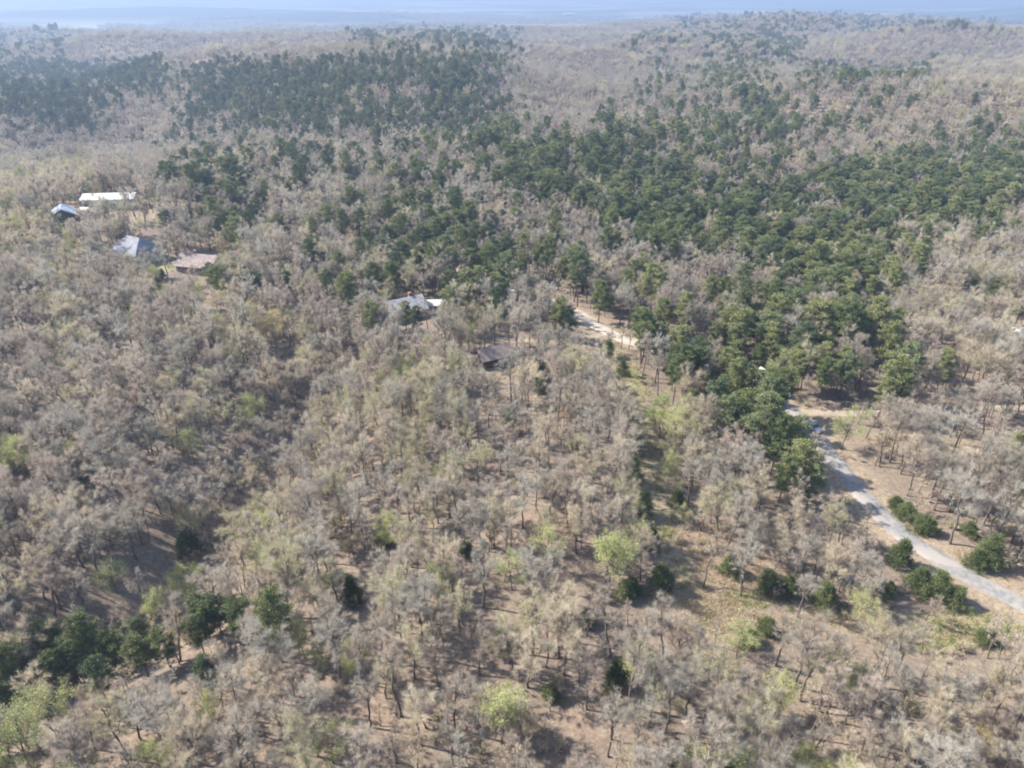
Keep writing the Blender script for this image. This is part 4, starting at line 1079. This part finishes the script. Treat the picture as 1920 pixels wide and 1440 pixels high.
WLAB = {'bare_tree': ("bare_woods", "grey leafless woods covering the slopes", "woods"), 'budding_tree': ("budding_woods", "tan budding woods on the sunny slopes", "woods"),
        'leafing_tree': ("leafing_woods", "scattered yellow green trees in fresh leaf", "woods"), 'pine_tree': ("pine_woods", "dark green pine woods across the middle distance", "woods"),
        'cedar_tree': ("cedar_scrub", "dark cedars scattered through the woods", "scrub")}
rg = np.random.default_rng(9)
for kn, (nm, lb, ct) in WLAB.items():
    protos = [proto_mesh(r, nm) for r in KINDS[kn]]
    nb = len(protos)
    pts = [(t[2], t[3], t[1], t[4], t[5], t[6]) for t in rest[kn]]
    for k2, x, y, u, s, zs, rot in mid:
        if k2 == kn:
            v = int(u * nb)
            if kn == 'leafing_tree': v = 2 + int(u * 2)
            pts.append((x, y, v, s, zs, rot))
    nc = 0
    if kn in ('bare_tree', 'budding_tree', 'pine_tree'):
        for i in range(3):
            protos.append(clump(kn, 60 + i, 4, 6.0, 0.5, 1.45)); nc += 1
    for k2, x, y, u, s, zs, rot in far:
        if k2 == kn:
            if nc: pts.append((x, y, nb + int(u * nc), s * .95, zs, rot))
            else: pts.append((x, y, int(u * nb), s * 1.3, zs, rot))
    woods(nm, protos, pts, lb, ct)

# low brush between the trunks
def brush():
    g = np.random.default_rng(77)
    protos = []
    for i, (mt, leaf) in enumerate([('twig_brown', 0), ('twig_ash', 0), ('twig_tan', 6), ('twig_olive', 10)]):
        w, c = bush(700 + i, 1.5, 1.1, leaf=leaf)
        protos.append(proto_mesh((None, None, 0, '', w, c, 'bark', mt), "brush_shape"))
    for i, mt in enumerate(('twig_brown', 'twig_ash', 'twig_tan')):
        w, c = deciduous(720 + i, 7.5, 1.5, 10, 0 if i < 2 else 500, 0.13, fork=.4, limbs=5, tall=.34, twig_w=.03, lean=.05)
        protos.append(proto_mesh((None, None, 0, '', w, c, 'bark', mt), "sapling_shape"))
    pts = []
    for r0, r1, s in ((40, 200, 3.0), (200, 420, 5.5)):
        xs = np.arange(-r1, r1, s); ys = np.arange(30, r1, s)
        X, Y = np.meshgrid(xs, ys); X = (X + g.uniform(-.5, .5, X.shape) * s).ravel(); Y = (Y + g.uniform(-.5, .5, Y.shape) * s).ravel()
        rr = np.hypot(X, Y); px, py, f = project(X, Y, hgt(X, Y))
        k = (rr > r0) & (rr <= r1) & (px > -350) & (px < 2270) & (py < 1700) & (seg_dist(X, Y, ROAD_G) > 3.6) & (seg_dist(X, Y, TRACK_G) > 2.0)
        for x, y, a, b in zip(X[k], Y[k], px[k], py[k]):
            cd = code_at(a, b)
            if g.random() > (0.5 if cd not in (0, 8) else 0.15): continue
            if any((x - q[0]) ** 2 + (y - q[1]) ** 2 < (q[2] * .8) ** 2 for q in KEEP_OUT): continue
            pts.append((x, y, int(g.integers(0, 7)), g.uniform(.5, 1.3), g.uniform(.6, 1.1), g.uniform(0, 6.28)))
    woods("undergrowth", protos, pts, "bare brush and thin saplings growing between the tree trunks", "undergrowth")
brush()

def grass():
    g = np.random.default_rng(5)
    protos = []
    for i, (nm, c1, c2) in enumerate((("dry", (.32, .25, .16), (.44, .36, .245)), ("fresh", (.15, .19, .06), (.26, .29, .10)))):
        M['grass_' + nm] = foliage(nm + "_grass", c1, tuple((a + b) / 2 for a, b in zip(c1, c2)), c2)
        n = 90
        b0 = np.column_stack([g.normal(size=(n, 2)) * .35, np.full(n, -.03)])
        v, f = slivers(g, b0, unit(g.normal(size=(n, 3)) * .5 + np.array([0, 0, 1])), g.uniform(.15, .45, n), np.full(n, .05))
        protos.append(new_mesh("grass_shape", v, f, [M['grass_' + nm]]))
    pts = []
    for gx, gy, w, d, c in GRASS + [(x_, y_, 22, 30, (.8, .25, 0)) for x_, y_ in TRACK]:
        if gy < 600 or c[0] + c[1] < .5: continue
        for _ in range(int(w * d * 0.07)):
            a, b = gx + g.normal() * w * .6, gy + g.normal() * d * .6
            x, y = flat(a, b)
            if float(seg_dist(np.array(x), np.array(y), ROAD_G)) < 3.2: continue
            pts.append((x, y, int(g.random() < c[1] / (c[0] + c[1])), g.uniform(.6, 1.4), g.uniform(.6, 1.2), g.uniform(0, 6.28)))
    woods("grass", protos, pts, "dry and green grass tufts on the clearing and track", "grass")
grass()

# ------------------------------------------------------------------ haze
def haze():
    b = MB(); b.box(-27000, 27000, -27000, 27000, -150, CAM_H + 3)
    m = bpy.data.materials.new("haze"); m.use_nodes = True
    nt = m.node_tree; nt.nodes.remove(nt.nodes["Principled BSDF"])
    pv = nt.nodes.new("ShaderNodeVolumePrincipled")
    pv.inputs["Color"].default_value = HAZE_COLOR
    pv.inputs["Density"].default_value = HAZE_DENSITY
    pv.inputs["Anisotropy"].default_value = 0.2
    nt.links.new(pv.outputs[0], nt.nodes["Material Output"].inputs["Volume"])
    tag(b.build("haze", m), kind="stuff")
haze()
